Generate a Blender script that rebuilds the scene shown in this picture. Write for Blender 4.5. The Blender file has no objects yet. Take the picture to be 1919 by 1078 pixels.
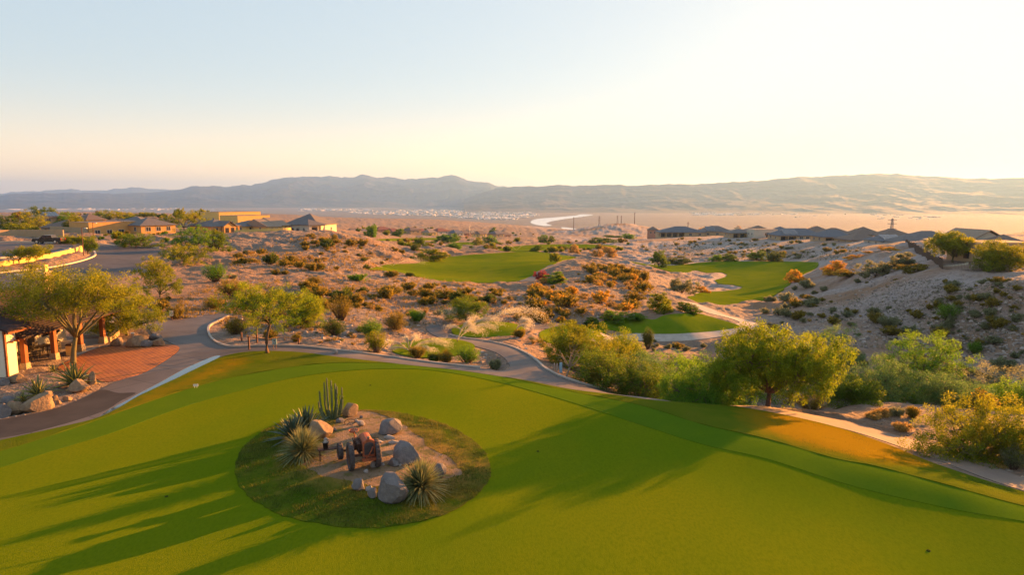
import bpy, bmesh, math, random
import numpy as np
from mathutils import Vector, Matrix
from mathutils.geometry import delaunay_2d_cdt
SC = bpy.context.scene
COL = SC.collection
rng = np.random.default_rng(7)
random.seed(7)
R = math.radians
# ------------------------------------------------------------------ camera model
F, CX, CY, CAMH = 1280.0, 959.5, 539.0, 12.0
PITCH = R(7.35)
SP, CP = math.sin(PITCH), math.cos(PITCH)
def ray(px, py):
    u = (px - CX) / F; a = (py - CY) / F
    return np.array([u, CP - a * SP, -SP - a * CP])
def PZ(px, py, z):
    d = ray(px, py); k = (z - CAMH) / d[2]; return (d[0]*k, d[1]*k, z)
def PD(px, py, Y):
    d = ray(px, py); k = Y / d[1]; return (d[0]*k, Y, CAMH + d[2]*k)
cam = bpy.data.cameras.new('camera'); camo = bpy.data.objects.new('camera', cam); COL.objects.link(camo)
camo.location = (0, 0, CAMH); camo.rotation_euler = (R(90) - PITCH, 0, 0)
cam.sensor_width = 36; cam.lens = F / 1919.0 * 36; cam.clip_end = 80000; cam.clip_start = 0.1
SC.camera = camo
# ------------------------------------------------------------------ light
SUN_AZ, SUN_EL = R(48), R(8.0)
sd = Vector((math.sin(SUN_AZ)*math.cos(SUN_EL), math.cos(SUN_AZ)*math.cos(SUN_EL), math.sin(SUN_EL)))
sl = bpy.data.lights.new('sun', 'SUN'); so = bpy.data.objects.new('sun', sl); COL.objects.link(so)
sl.energy = 5.0; sl.angle = R(0.5); sl.color = (1.0, 0.40, 0.085)
so.rotation_euler = sd.to_track_quat('Z', 'Y').to_euler(); so.location = (60, 60, 60)
W = bpy.data.worlds.new('World'); SC.world = W; W.use_nodes = True
wn = W.node_tree.nodes; wl = W.node_tree.links; wn.clear()
sky = wn.new('ShaderNodeTexSky'); sky.sky_type = 'NISHITA'; sky.sun_disc = False
sky.sun_elevation = SUN_EL; sky.sun_rotation = SUN_AZ; sky.altitude = 300
sky.air_density = 1.0; sky.dust_density = 1.6; sky.ozone_density = 1.4
bg = wn.new('ShaderNodeBackground'); wo = wn.new('ShaderNodeOutputWorld')
bg.inputs[1].default_value = 0.075
gm = wn.new('ShaderNodeGamma'); gm.inputs[1].default_value = 0.21
hs_ = wn.new('ShaderNodeHueSaturation'); hs_.inputs['Saturation'].default_value = 2.1; hs_.inputs['Value'].default_value = 1.40
wl.new(sky.outputs[0], gm.inputs[0]); wl.new(gm.outputs[0], hs_.inputs['Color']); 
# warmer air low over the horizon
tcw = wn.new('ShaderNodeTexCoord'); sx_ = wn.new('ShaderNodeSeparateXYZ'); mr_ = wn.new('ShaderNodeMapRange'); mr_.interpolation_type = 'SMOOTHSTEP'
mr_.inputs[1].default_value = 0.0; mr_.inputs[2].default_value = 0.30; mr_.inputs[3].default_value = 1.0; mr_.inputs[4].default_value = 0.0
mx_ = wn.new('ShaderNodeMix'); mx_.data_type = 'RGBA'; mx_.blend_type = 'MULTIPLY'; mx_.inputs[7].default_value = (2.3, 1.52, .97, 1)
wl.new(tcw.outputs['Generated'], sx_.inputs[0]); wl.new(sx_.outputs[2], mr_.inputs[0]); pw_ = wn.new('ShaderNodeMath'); pw_.operation = 'POWER'; pw_.inputs[1].default_value = 4.6; wl.new(mr_.outputs[0], pw_.inputs[0]); wl.new(pw_.outputs[0], mx_.inputs[0]); wl.new(hs_.outputs[0], mx_.inputs[6]); wl.new(mx_.outputs[2], bg.inputs[0]); wl.new(bg.outputs[0], wo.inputs[0])
SC.view_settings.view_transform = 'Standard'; SC.view_settings.look = 'None'
SC.view_settings.exposure = 2.7; SC.view_settings.gamma = 1.0
SC.render.engine = 'CYCLES'
cy = SC.cycles
cy.use_denoising = True; cy.max_bounces = 6; cy.diffuse_bounces = 3; cy.transmission_bounces = 3; cy.transparent_max_bounces = 8; cy.volume_bounces = 1
cy.sample_clamp_indirect = 4
# ------------------------------------------------------------------ noise
_perm = np.random.default_rng(3).permutation(4096)
def _h(ix, iy):
    return _perm[(_perm[(ix & 4095)] + iy) & 4095] / 4095.0
def vnoise(x, y):
    ix = np.floor(x).astype(np.int64); iy = np.floor(y).astype(np.int64)
    fx = x - ix; fy = y - iy
    fx = fx*fx*fx*(fx*(fx*6-15)+10); fy = fy*fy*fy*(fy*(fy*6-15)+10)
    a = _h(ix, iy); b = _h(ix+1, iy); c = _h(ix, iy+1); d = _h(ix+1, iy+1)
    return (a*(1-fx)+b*fx)*(1-fy)+(c*(1-fx)+d*fx)*fy - 0.5
def fbm(x, y, o=4):
    s = 0; amp = 1.0
    for i in range(o):
        s = s + amp*vnoise(x+17.3*i, y-9.1*i); x = x*2.03; y = y*2.03; amp *= 0.5
    return s
def ridged(x, y, o=4):
    s = 0; amp = 1.0
    for i in range(o):
        s = s + amp*(0.5-2*np.abs(vnoise(x+11.7*i, y+5.3*i))); x = x*2.07; y = y*2.07; amp *= 0.5
    return s
def sstep(a, b, x):
    t = np.clip((x-a)/(b-a), 0, 1); return t*t*(3-2*t)
# ------------------------------------------------------------------ terrain control points
CZ = []   # (px, py, z)
def cz(*pts):
    for p in pts: CZ.append(PZ(*p))
def cd(*pts):
    for p in pts: CZ.append(PD(*p))
# the flat green
cz((-400,1250,0),(500,1400,0),(1300,1400,0),(2300,1300,0),(100,1050,0),(500,1050,0),(960,1050,0),(1400,1050,0),(1850,1060,.0),
   (0,900,0),(220,812,0),(400,760,0),(600,705,.02),(430,900,0),(960,900,0),(1300,940,.0),(720,700,.0),(960,740,0),(1150,800,.0),(678,770,0.02),(920,880,0.02),(678,990,0.02),(440,880,.02))
CZ += [(0,5,0),(-20,8,0),(20,8,0),(-10,0.5,0),(10,.5,0)]
# island mound
cz((678,850,.42),(600,850,.3),(760,860,.34),(680,900,.36),(660,800,.3))
# bank at the far side
cz((1200,762,.08),(1320,799,.18),(1439,825,.26),(1560,858,.28),(1680,885,.28),(1790,914,.25),(1919,951,.2),(2100,1010,.15))
cz((1200,800,.03),(1320,838,.04),(1600,918,.05),(1780,958,.05))
cz((1439,770,-1.0),(1441,763,-1.3),(1400,761,-1.25),(1500,774,-1.5),(1560,800,-1.4),(1650,825,-1.5),(1760,860,-1.4),(1919,922,-1.2),(2200,1010,-1.1),(1500,800,-.55),(1640,850,-.4),(1800,900,-.3))
# left path
cz((0,806,-.05),(160,762,-.05),(300,700,-.03),(420,650,0),(480,655,0),(560,656,-.05),(640,665,-.08),(760,681,-.12),(870,693,-.25),(985,708,-.35),(1070,727,-.45),(1200,745,-.65))
cz((150,690,0),(0,700,0),(50,690,0),(197,645,0),(330,650,0),(350,600,.1),(250,640,.05),(100,640,.0))
# desert by the path
cz((500,630,.05),(600,640,-.15),(700,650,-.8),(660,620,-.5),(740,668,-1.0))
cz((740,655,-1.35),(830,652,-1.25),(910,668,-1.1),(830,638,-1.45),(880,660,-1.1))
cz((1010,690,-.5),(960,660,-1.0),(900,645,-1.6),(850,635,-2.0),(812,622,-2.4),(930,690,-.7))
cz((925,616,-2.2),(925,604,-2.3),(925,632,-2.4),(860,618,-2.4),(985,620,-2.5),(870,600,-2.5),(1000,612,-3.2),(1020,650,-2.6),(1060,690,-1.4))
cz((1085,612,-3.3),(1085,640,-3.9),(1040,622,-3.6),(1120,622,-3.9))
cz((1280,589,-3.5),(1200,600,-4.0),(1250,612,-4.3),(1250,629,-5.3),(1130,608,-4.3),(1160,625,-5.1),(1380,613,-5.1),(1345,600,-4.5))
cz((1100,632,-5.1),(1200,632,-5.3),(1330,623,-5.3),(1400,611,-5.2),(1370,595,-5.3),(1300,570,-5.6))
cz((1150,660,-5.2),(1250,655,-5.8),(1330,640,-5.8),(1450,620,-5.6))
CZ += [(9,47,-2.4),(12,52,-4.2),(20,48,-4.0),(18,43.5,-1.9),(24,41.5,-2.2),(40,40,-2.2),(52,40,-2.0),(40,50,-4.2),(52,54,-4.4),(70,50,-3.2)]
cz((1600,765,-2.2),(1650,790,-2.1),(1750,828,-1.9),(1860,866,-1.7),(1700,760,-2.6),(1850,780,-2.4))
# right hillside
cz((1700,650,-6.0),(1850,655,-5.0),(1600,640,-6.0),(1500,600,-5.4),(1700,590,-3.6),(1900,600,-1.9),(1900,550,.9),(1750,530,.3),(1650,535,-2.2),(1560,545,-5.4),(1600,500,-3.6),
   (1850,510,1.9),(1919,512,1.9),(2050,515,2.0),(1765,507,1.7),(1700,470,.9),(1735,487,1.5),(1660,485,-1.2),(2100,620,-1.5))
cd((1700,460,185),(1800,462,190),(1919,462,180),(1850,500,104),(1919,500,104),(1990,500,104),(1919,480,126),(1850,480,126),(1780,488,114),(1900,469,150),(1800,470,150),(2050,480,126))
cd((1640,460,222),(1560,456,260),(1500,451,300),(1400,447,335),(1320,445,370),(1250,446,420),(1640,473,200))
cd((1500,490,232),(1400,490,232),(1300,491,245),(1250,492,255),(1200,462,330),(1180,480,275),(1550,480,215),(1450,470,262),(1300,470,300))
# right fairway basin
cz((1500,505,-9.0),(1440,530,-8.8),(1400,560,-8.0),(1300,545,-8.4),(1340,575,-6.8),(1480,560,-6.6),(1270,510,-9.2),(1200,495,-10))
# middle hill and fairway
cd((1080,493,160),(1000,502,158),(1150,505,152),(1190,520,145),(1230,550,125),(1250,575,108),(1060,520,135),(1120,545,115),(1000,540,118),(950,548,112))
cz((1100,588,-3.2),(1000,590,-2.7),(1180,580,-4.2))
cd((900,528,135),(800,520,142),(720,503,160),(900,500,180),(970,520,143),(900,479,232),(1000,476,245),(1040,492,195),(820,488,205),(1040,460,335),(1130,462,330),(980,466,300))
# left hills
cd((600,436,195),(540,434,225),(480,434,235),(420,440,215),(660,442,205),(710,455,212),(765,472,222),(600,480,140),(500,470,155),(680,490,150),(430,470,150))
cz((500,500,.9),(400,520,1.0),(650,510,-.5),(750,512,-2.2),(400,560,.5),(500,560,0),(650,560,-.6),(800,560,-1.7),(880,555,-2.4),(700,600,-.8),(800,600,-1.9),(330,560,.7),(300,600,.2),(600,600,-.2))
cz((250,480,1.3),(150,470,1.8),(50,503,1.5),(0,515,1.3),(200,500,1.2),(100,525,1.0),(20,462,2.8),(120,462,2.6),(0,480,2.6),(100,475,2.4),(200,440,1.6),(330,440,1.6),(330,470,1.4),(50,430,2.0),(150,452,2.4),(-300,480,2.5),(-300,560,1.2),(-200,640,.1))
cd((330,415,330),(100,415,330),(500,412,380),(0,412,350),(-300,420,300))
# mid distance
cd((700,438,560),(640,432,480),(780,440,600),(850,442,640),(960,445,600),(900,462,340),(850,452,440),(770,455,380),(1000,452,450),(1080,455,420),(760,463,300))
cd((1150,420,880),(1185,421,880),(1110,426,880),(1060,433,900),(1225,433,900),(1130,445,640),(1050,441,760),(1180,452,480),(1240,450,520))
cd((650,410,2000),(800,412,2000),(720,425,1100),(950,428,1100),(500,402,2200),(300,402,1800),(100,402,1800),(1020,427,1900),(560,420,800),(380,412,800),(200,412,700))
CZ += [(500,600,-12),(420,700,-40),(800,800,-70),(300,1500,-90),(700,1800,-110),(1500,1500,-110),(600,300,-8),(400,420,-12),(250,700,-45)]
for th in range(-70, 71, 14):
    for rr in (3000, 5000, 9000, 15000):
        CZ.append((rr*math.sin(R(th)), rr*math.cos(R(th)), -120.0))
CZ = np.array(CZ, float)
def dom(x, y):
    r = np.maximum(np.hypot(x, y), 3.0)
    th = np.clip(np.arctan2(x, y), -1.35, 1.35)
    return th*1.25, np.log(r)
def _phi(d2):
    return 0.5*d2*np.log(d2 + 1e-12)
_cu, _cv = dom(CZ[:,0], CZ[:,1])
NCP = len(CZ)
A = np.zeros((NCP+3, NCP+3))
A[:NCP,:NCP] = _phi((_cu[:,None]-_cu[None])**2 + (_cv[:,None]-_cv[None])**2) + np.eye(NCP)*1e-4
A[:NCP,NCP] = 1; A[:NCP,NCP+1] = _cu; A[:NCP,NCP+2] = _cv; A[NCP:,:NCP] = A[:NCP,NCP:].T
_w = np.linalg.solve(A, np.concatenate([CZ[:,2], np.zeros(3)]))
def H(x, y):
    x = np.asarray(x, float); y = np.asarray(y, float); sh = x.shape
    x = x.ravel(); y = y.ravel(); out = np.empty(len(x))
    for i in range(0, len(x), 20000):
        xx = x[i:i+20000]; yy = y[i:i+20000]
        u, v = dom(xx, yy)
        o = _phi((u[:,None]-_cu)**2+(v[:,None]-_cv)**2) @ _w[:NCP] + _w[NCP] + _w[NCP+1]*u + _w[NCP+2]*v
        o = np.maximum(o, -122.0)
        rr = np.hypot(xx, yy)
        k = sstep(2700, 3100, rr); o = o*(1-k) - 120*k
        b = sstep(1.35, 1.9, np.abs(np.arctan2(xx, yy))); o = o*(1-b)
        out[i:i+20000] = o
    return out.reshape(sh)
def Hn(x, y): return float(H(np.array([x]), np.array([y]))[0])
_ks = np.exp(np.linspace(math.log(14), math.log(15000), 1500))
def G(px, py, off=0.0):
    """the point of the bare terrain seen at a photo pixel"""
    d = ray(px, py); hz = math.hypot(d[0], d[1])
    k = _ks/hz
    z = H(d[0]*k, d[1]*k) - (CAMH + d[2]*k)
    i = int(np.argmax(z > 0)) if (z > 0).any() else len(k)-1
    lo, hi = (k[i-1] if i else k[0]*.5), k[i]
    for _ in range(12):
        m = .5*(lo+hi)
        if Hn(d[0]*m, d[1]*m) > CAMH + d[2]*m: hi = m
        else: lo = m
    return Vector((d[0]*hi, d[1]*hi, Hn(d[0]*hi, d[1]*hi)+off))
def catmull(pts, closed=True, sub=5):
    p = np.array(pts, float); m = len(p); out = []
    rngi = range(m) if closed else range(m-1)
    for i in rngi:
        if closed: a, b, c, d = p[i-1], p[i], p[(i+1)%m], p[(i+2)%m]
        else: a, b, c, d = p[max(i-1,0)], p[i], p[i+1], p[min(i+2,m-1)]
        for s in range(sub):
            t = s/sub
            out.append(.5*((2*b)+(c-a)*t+(2*a-5*b+4*c-d)*t*t+(3*b-a-3*c+d)*t**3))
    if not closed: out.append(p[-1])
    return np.array(out)
def poly_px(pts, sub=4):
    q = catmull(pts, True, sub)
    return np.array([G(*p)[:2] for p in q])
def line_px(pts, sub=4):
    q = catmull(pts, False, sub)
    return np.array([G(*p)[:2] for p in q])
def inside(poly, x, y):
    c = np.zeros(len(x), bool); xj, yj = poly[-1]
    for xi, yi in poly:
        m = (yi > y) != (yj > y)
        with np.errstate(divide='ignore', invalid='ignore'):
            c ^= m & (x < (xj-xi)*(y-yi)/(yj-yi+1e-30)+xi)
        xj, yj = xi, yi
    return c
def segdist(poly, x, y, closed=True):
    d = np.full(len(x), 1e18); m = len(poly)
    for i in range(m if closed else m-1):
        ax, ay = poly[i]; bx, by = poly[(i+1) % m]
        ex, ey = bx-ax, by-ay; L = ex*ex+ey*ey+1e-12
        t = np.clip(((x-ax)*ex+(y-ay)*ey)/L, 0, 1)
        d = np.minimum(d, (x-ax-t*ex)**2+(y-ay-t*ey)**2)
    return np.sqrt(d)
def ribbon(line, w0, w1=None):
    """polygon around a centre line"""
    p = np.array(line); t = np.gradient(p, axis=0); t /= np.linalg.norm(t, axis=1)[:,None]+1e-9
    nrm = np.stack([-t[:,1], t[:,0]], 1); w = np.linspace(w0, w1 if w1 else w0, len(p))[:,None]/2
    return np.concatenate([p+nrm*w, (p-nrm*w)[::-1]])
# ------------------------------------------------------------------ object helpers
def link(o): COL.objects.link(o); return o
def mesh_obj(name, V, Fc, mats, parent=None, smooth=False, midx=None):
    me = bpy.data.meshes.new(name)
    V = np.asarray(V, np.float32)
    if isinstance(Fc, np.ndarray) and Fc.ndim == 2:
        k = Fc.shape[1]; me.vertices.add(len(V)); me.vertices.foreach_set('co', V.ravel())
        me.loops.add(Fc.size); me.loops.foreach_set('vertex_index', Fc.ravel().astype(np.int32))
        me.polygons.add(len(Fc)); me.polygons.foreach_set('loop_start', np.arange(0, Fc.size, k, dtype=np.int32))
        try: me.polygons.foreach_set('loop_total', np.full(len(Fc), k, np.int32))
        except Exception: pass
        me.update(calc_edges=True)
    else:
        me.from_pydata([tuple(map(float, v)) for v in V], [], [tuple(map(int, f)) for f in Fc]); me.update()
    if not isinstance(mats, (list, tuple)): mats = [mats]
    for m in mats: me.materials.append(m)
    if midx is not None: me.polygons.foreach_set('material_index', np.asarray(midx, np.int32))
    if smooth: me.polygons.foreach_set('use_smooth', np.ones(len(me.polygons), bool))
    o = bpy.data.objects.new(name, me); link(o)
    if parent is not None: o.parent = parent
    return o
def tag(o, label=None, cat=None, group=None, kind=None):
    if label: o['label'] = label
    if cat: o['category'] = cat
    if group: o['group'] = group
    if kind: o['kind'] = kind
    return o
def thing(name, label, cat, loc=(0,0,0), rz=0, group=None):
    o = bpy.data.objects.new(name, None); link(o); o.empty_display_size = .2
    o.location = loc; o.rotation_euler = (0, 0, rz); return tag(o, label, cat, group)
def dup(root, loc, rz=0, sc=(1,1,1), label=None, group=None):
    r = root.copy(); COL.objects.link(r); r.location = loc; r.rotation_euler = (0, 0, rz)
    r.scale = sc if isinstance(sc, (tuple, list)) else (sc, sc, sc)
    if label: r['label'] = label
    if group: r['group'] = group
    for ch in list(root.children):
        c = ch.copy(); COL.objects.link(c); c.parent = r
        for g in list(ch.children):
            d = g.copy(); COL.objects.link(d); d.parent = c
    return r
class MB:
    """collects boxes, tubes, prisms; build() links them as one mesh object"""
    def __init__(s): s.v = []; s.f = []; s.m = []
    def add(s, V, Fc, mi=0):
        b = len(s.v); s.v += [tuple(v) for v in V]; s.f += [tuple(b+i for i in f) for f in Fc]; s.m += [mi]*len(Fc); return s
    def box(s, x0, y0, z0, x1, y1, z1, mi=0, M=None, taper=1.0):
        cx, cy = (x0+x1)/2, (y0+y1)/2
        V = [(x0,y0,z0),(x1,y0,z0),(x1,y1,z0),(x0,y1,z0)]
        V += [(cx+(x-cx)*taper, cy+(y-cy)*taper, z1) for x, y, _ in V]
        if M is not None: V = [tuple(M @ Vector(v)) for v in V]
        return s.add(V, [(3,2,1,0),(4,5,6,7),(0,1,5,4),(1,2,6,5),(2,3,7,6),(3,0,4,7)], mi)
    def tube(s, pts, rad, n=6, mi=0, cap=True):
        P = [Vector(p) for p in pts]; m = len(P)
        rr = rad if isinstance(rad, (list, tuple, np.ndarray)) else [rad]*m
        V = []; up = Vector((0,0,1))
        for i in range(m):
            t = (P[min(i+1,m-1)]-P[max(i-1,0)]).normalized()
            a = t.cross(up)
            if a.length < .05: a = t.cross(Vector((1,0,0)))
            a.normalize(); b = t.cross(a).normalized()
            for k in range(n):
                an = 2*math.pi*k/n
                V.append(P[i]+(a*math.cos(an)+b*math.sin(an))*rr[i])
        Fc = [(i*n+k, i*n+(k+1)%n, (i+1)*n+(k+1)%n, (i+1)*n+k) for i in range(m-1) for k in range(n)]
        if cap: Fc += [tuple(range(n))[::-1], tuple((m-1)*n+k for k in range(n))]
        return s.add(V, Fc, mi)
    def lathe(s, prof, n=16, mi=0, M=None):
        """prof: (r, z) list, turned about Z"""
        V = [(r*math.cos(2*math.pi*k/n), r*math.sin(2*math.pi*k/n), z) for r, z in prof for k in range(n)]
        if M is not None: V = [tuple(M @ Vector(v)) for v in V]
        m = len(prof)
        Fc = [(i*n+k, i*n+(k+1)%n, (i+1)*n+(k+1)%n, (i+1)*n+k) for i in range(m-1) for k in range(n)]
        Fc += [tuple(range(n))[::-1], tuple((m-1)*n+k for k in range(n))]
        return s.add(V, Fc, mi)
    def prism(s, poly, y0, y1, mi=0, M=None):
        """poly in (x, z), extruded along y"""
        m = len(poly)
        V = [(x, y0, z) for x, z in poly]+[(x, y1, z) for x, z in poly]
        if M is not None: V = [tuple(M @ Vector(v)) for v in V]
        Fc = [tuple(range(m)), tuple(range(2*m-1, m-1, -1))]+[((i+1)%m, i, m+i, m+(i+1)%m) for i in range(m)]
        return s.add(V, Fc, mi)
    def build(s, name, mats, parent=None, smooth=False, bevel=0.0):
        o = mesh_obj(name, s.v, s.f, mats, parent, smooth, s.m)
        bm = bmesh.new(); bm.from_mesh(o.data); bmesh.ops.recalc_face_normals(bm, faces=bm.faces)
        if bevel > 0:
            bmesh.ops.bevel(bm, geom=[e for e in bm.edges if len(e.link_faces) == 2 and e.calc_face_angle(0) > .5], offset=bevel, segments=2, affect='EDGES', clamp_overlap=True)
        bm.to_mesh(o.data); bm.free(); return o
# ------------------------------------------------------------------ materials
def mat(name, c1, c2=None, scale=1.0, rough=0.9, bump=0.0, bscale=None, c3=None, scale3=None, detail=6, spec=0.2, metal=0.0, transl=0.0, attr=None, island=0.0, stretch=None, dry=None, pos=(.35,.65), bdist=None, pos3=(.5,.7), coords='Object'):
    m = bpy.data.materials.new(name); m.use_nodes = True; N = m.node_tree.nodes; L = m.node_tree.links
    b = N['Principled BSDF']; b.inputs['Roughness'].default_value = rough; b.inputs['Metallic'].default_value = metal
    b.inputs['Specular IOR Level'].default_value = spec
    tc = N.new('ShaderNodeTexCoord'); co = tc.outputs[coords]
    if stretch:
        mp = N.new('ShaderNodeMapping'); mp.inputs['Scale'].default_value = stretch; L.new(co, mp.inputs[0]); co = mp.outputs[0]
    def noise(sc, det=detail):
        t = N.new('ShaderNodeTexNoise'); t.inputs['Scale'].default_value = sc; t.inputs['Detail'].default_value = det; t.inputs['Roughness'].default_value = .62; L.new(co, t.inputs['Vector']); return t.outputs[0]
    def ramp(src, p):
        r = N.new('ShaderNodeMapRange'); r.inputs[1].default_value = p[0]; r.inputs[2].default_value = p[1]; L.new(src, r.inputs[0]); return r.outputs[0]
    def mix(f, a, bb):
        x = N.new('ShaderNodeMix'); x.data_type = 'RGBA'
        if isinstance(f, float): x.inputs[0].default_value = f
        else: L.new(f, x.inputs[0])
        for s, i in ((a, 6), (bb, 7)):
            if isinstance(s, tuple): x.inputs[i].default_value = (*s[:3], 1)
            else: L.new(s, x.inputs[i])
        return x.outputs[2]
    col = c1
    if c2 is not None:
        if attr:
            at = N.new('ShaderNodeAttribute'); at.attribute_name = attr; f = at.outputs['Fac']
        else: f = ramp(noise(scale), pos)
        col = mix(f, c1, c2)
    if c3 is not None: col = mix(ramp(noise(scale3 or scale*4), pos3), col, c3)
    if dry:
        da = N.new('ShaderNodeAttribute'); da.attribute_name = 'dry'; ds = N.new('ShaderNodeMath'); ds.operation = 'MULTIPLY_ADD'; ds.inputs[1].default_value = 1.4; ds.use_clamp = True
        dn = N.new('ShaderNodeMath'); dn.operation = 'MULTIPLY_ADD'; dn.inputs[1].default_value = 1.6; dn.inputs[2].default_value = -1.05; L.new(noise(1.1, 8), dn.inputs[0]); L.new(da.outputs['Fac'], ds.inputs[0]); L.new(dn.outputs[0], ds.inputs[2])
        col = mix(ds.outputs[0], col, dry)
    if island:
        g = N.new('ShaderNodeNewGeometry'); hs = N.new('ShaderNodeHueSaturation')
        r = N.new('ShaderNodeMapRange'); r.inputs[3].default_value = 1-island; r.inputs[4].default_value = 1+island
        L.new(g.outputs['Random Per Island'], r.inputs[0]); L.new(r.outputs[0], hs.inputs['Value'])
        if isinstance(col, tuple): hs.inputs['Color'].default_value = (*col[:3], 1)
        else: L.new(col, hs.inputs['Color'])
        col = hs.outputs[0]
    if isinstance(col, tuple): b.inputs['Base Color'].default_value = (*col[:3], 1)
    else: L.new(col, b.inputs['Base Color'])
    if bump:
        bp = N.new('ShaderNodeBump'); bp.inputs['Strength'].default_value = bump; bp.inputs['Distance'].default_value = bdist if bdist else .05
        L.new(noise(bscale or scale*3, 8), bp.inputs['Height']); L.new(bp.outputs[0], b.inputs['Normal'])
    if transl:
        tr = N.new('ShaderNodeBsdfTranslucent'); ms = N.new('ShaderNodeMixShader'); ms.inputs[0].default_value = transl
        if isinstance(col, tuple): tr.inputs[0].default_value = (*col[:3], 1)
        else: L.new(col, tr.inputs[0])
        out = N['Material Output']; L.new(b.outputs[0], ms.inputs[1]); L.new(tr.outputs[0], ms.inputs[2]); L.new(ms.outputs[0], out.inputs[0])
    return m
M = {}
# ------------------------------------------------------------------ setting materials
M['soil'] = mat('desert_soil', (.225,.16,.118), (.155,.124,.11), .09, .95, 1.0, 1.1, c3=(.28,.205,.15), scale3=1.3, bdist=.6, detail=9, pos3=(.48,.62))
def soil_extra(m):
    """dark stones strewn over the soil, and the valley scrub beyond a mile, darkened in place of its hazy shade"""
    N = m.node_tree.nodes; L = m.node_tree.links; b = N['Principled BSDF']; src = b.inputs['Base Color'].links[0].from_socket
    g = N.new('ShaderNodeNewGeometry')
    def nz(sc, p0, p1, det=4):
        t = N.new('ShaderNodeTexNoise'); t.inputs['Scale'].default_value = sc; t.inputs['Detail'].default_value = det; t.inputs['Roughness'].default_value = .7; L.new(g.outputs['Position'], t.inputs['Vector'])
        r = N.new('ShaderNodeMapRange'); r.inputs[1].default_value = p0; r.inputs[2].default_value = p1; L.new(t.outputs[0], r.inputs[0]); return r.outputs[0]
    def mx(f, a, c):
        x = N.new('ShaderNodeMix'); x.data_type = 'RGBA'; L.new(f, x.inputs[0]); L.new(a, x.inputs[6]); x.inputs[7].default_value = (*c, 1); return x.outputs[2]
    sp = N.new('ShaderNodeSeparateXYZ'); L.new(g.outputs['Position'], sp.inputs[0]); gr = N.new('ShaderNodeMapRange'); gr.inputs[1].default_value = 26; gr.inputs[2].default_value = 50; gr.inputs[4].default_value = .8; L.new(sp.outputs[0], gr.inputs[0])
    gf = N.new('ShaderNodeMath'); gf.operation = 'MULTIPLY'; L.new(gr.outputs[0], gf.inputs[0]); L.new(nz(.9, .15, .55, 8), gf.inputs[1]); src = mx(gf.outputs[0], src, (.36,.315,.305))
    c = mx(nz(3.1, .56, .68), src, (.085,.066,.06)); c = mx(nz(.55, .58, .72), c, (.14,.115,.105)); c = mx(nz(.028, .44, .62, 7), c, (.235,.14,.085))
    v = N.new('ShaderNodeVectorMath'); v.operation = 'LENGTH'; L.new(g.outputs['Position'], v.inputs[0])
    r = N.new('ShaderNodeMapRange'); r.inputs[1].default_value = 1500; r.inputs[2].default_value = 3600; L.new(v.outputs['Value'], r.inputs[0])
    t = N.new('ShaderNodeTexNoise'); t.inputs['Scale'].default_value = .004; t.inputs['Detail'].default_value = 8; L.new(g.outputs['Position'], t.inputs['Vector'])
    x = N.new('ShaderNodeMix'); x.data_type = 'RGBA'; L.new(t.outputs[0], x.inputs[0]); x.inputs[6].default_value = (.075,.07,.07,1); x.inputs[7].default_value = (.14,.12,.11,1)  # far scrub tone, with the valley's hazy shade put into it
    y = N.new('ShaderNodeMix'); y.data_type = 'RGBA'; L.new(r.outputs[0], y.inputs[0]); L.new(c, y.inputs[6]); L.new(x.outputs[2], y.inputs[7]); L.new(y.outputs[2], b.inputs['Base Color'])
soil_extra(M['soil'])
M['green'] = mat('green_turf', (.100,.152,.004), (.160,.172,.005), .10, .85, .8, 38, bdist=.03, c3=(.088,.132,.0035), scale3=11, spec=0, stretch=(1,.45,1), pos=(.36,.70), pos3=(.42,.72))
M['fringe'] = mat('fringe_turf', (0.071,0.133,0.007), (0.085,0.145,0.007), .6, .9, .7, 30, bdist=.05, c3=(.062,.12,.006), scale3=9, spec=0)
M['rough'] = mat('rough_turf', (.072,.115,.006), (.115,.135,.010), .22, .95, 1.0, 14, bdist=.10, spec=0, dry=(.225,.145,.007))  # dry colour also carries the low sun painted on the outer bank
M['island'] = mat('island_turf', (.062,.105,.006), (.105,.118,.012), .55, .95, 1.0, 11, bdist=.12, c3=(.05,.09,.006), scale3=4, spec=0, dry=(.24,.15,.04))
M['isoil'] = mat('island_earth', (.20,.125,.07), (.27,.18,.115), 1.3, .95, 1.0, 12, bdist=.08, c3=(.12,.10,.03), scale3=1.6, pos3=(.5,.62))
M['fair'] = mat('fairway_turf', (.085,.140,.006), (.15,.172,.008), .045, .9, .6, 3, bdist=.15, c3=(.075,.125,.005), scale3=.22, spec=0, pos=(.3,.7))
M['tee'] = mat('tee_turf', (0.098,0.150,0.007), (0.128,0.165,0.009), .2, .9, .6, 8, bdist=.06, c3=(.085,.14,.006), scale3=1.2, spec=0)
M['sand'] = mat('bunker_sand', (.10,.088,.082), (.085,.075,.072), .4, .95, .6, 4, bdist=.1)
M['path'] = mat('path_concrete', (.145,.125,.12), (.108,.095,.094), .35, .62, .3, 30, bdist=.01, c3=(.085,.07,.068), scale3=.12, pos3=(.5,.68), spec=.12, detail=8)
M['wet'] = mat('wet_concrete', (.042,.036,.034), (.062,.053,.049), .5, .8, .2, 30, bdist=.01, spec=.12)
M['gravelpath'] = mat('dirt_path', (.27,.20,.15), (.20,.15,.125), .3, .9, .5, 14, bdist=.03, c3=(.34,.26,.2), scale3=.1, stretch=None)
M['paver'] = mat('red_pavers', (.46,.165,.045), (.34,.115,.04), 2.5, .8, .4, 22, bdist=.02, c3=(.24,.09,.05), scale3=.5)
M['asph'] = mat('asphalt', (.055,.055,.065), (.085,.08,.09), .1, .8, .3, 8, bdist=.02, c3=(.045,.045,.055), scale3=.5)
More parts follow.
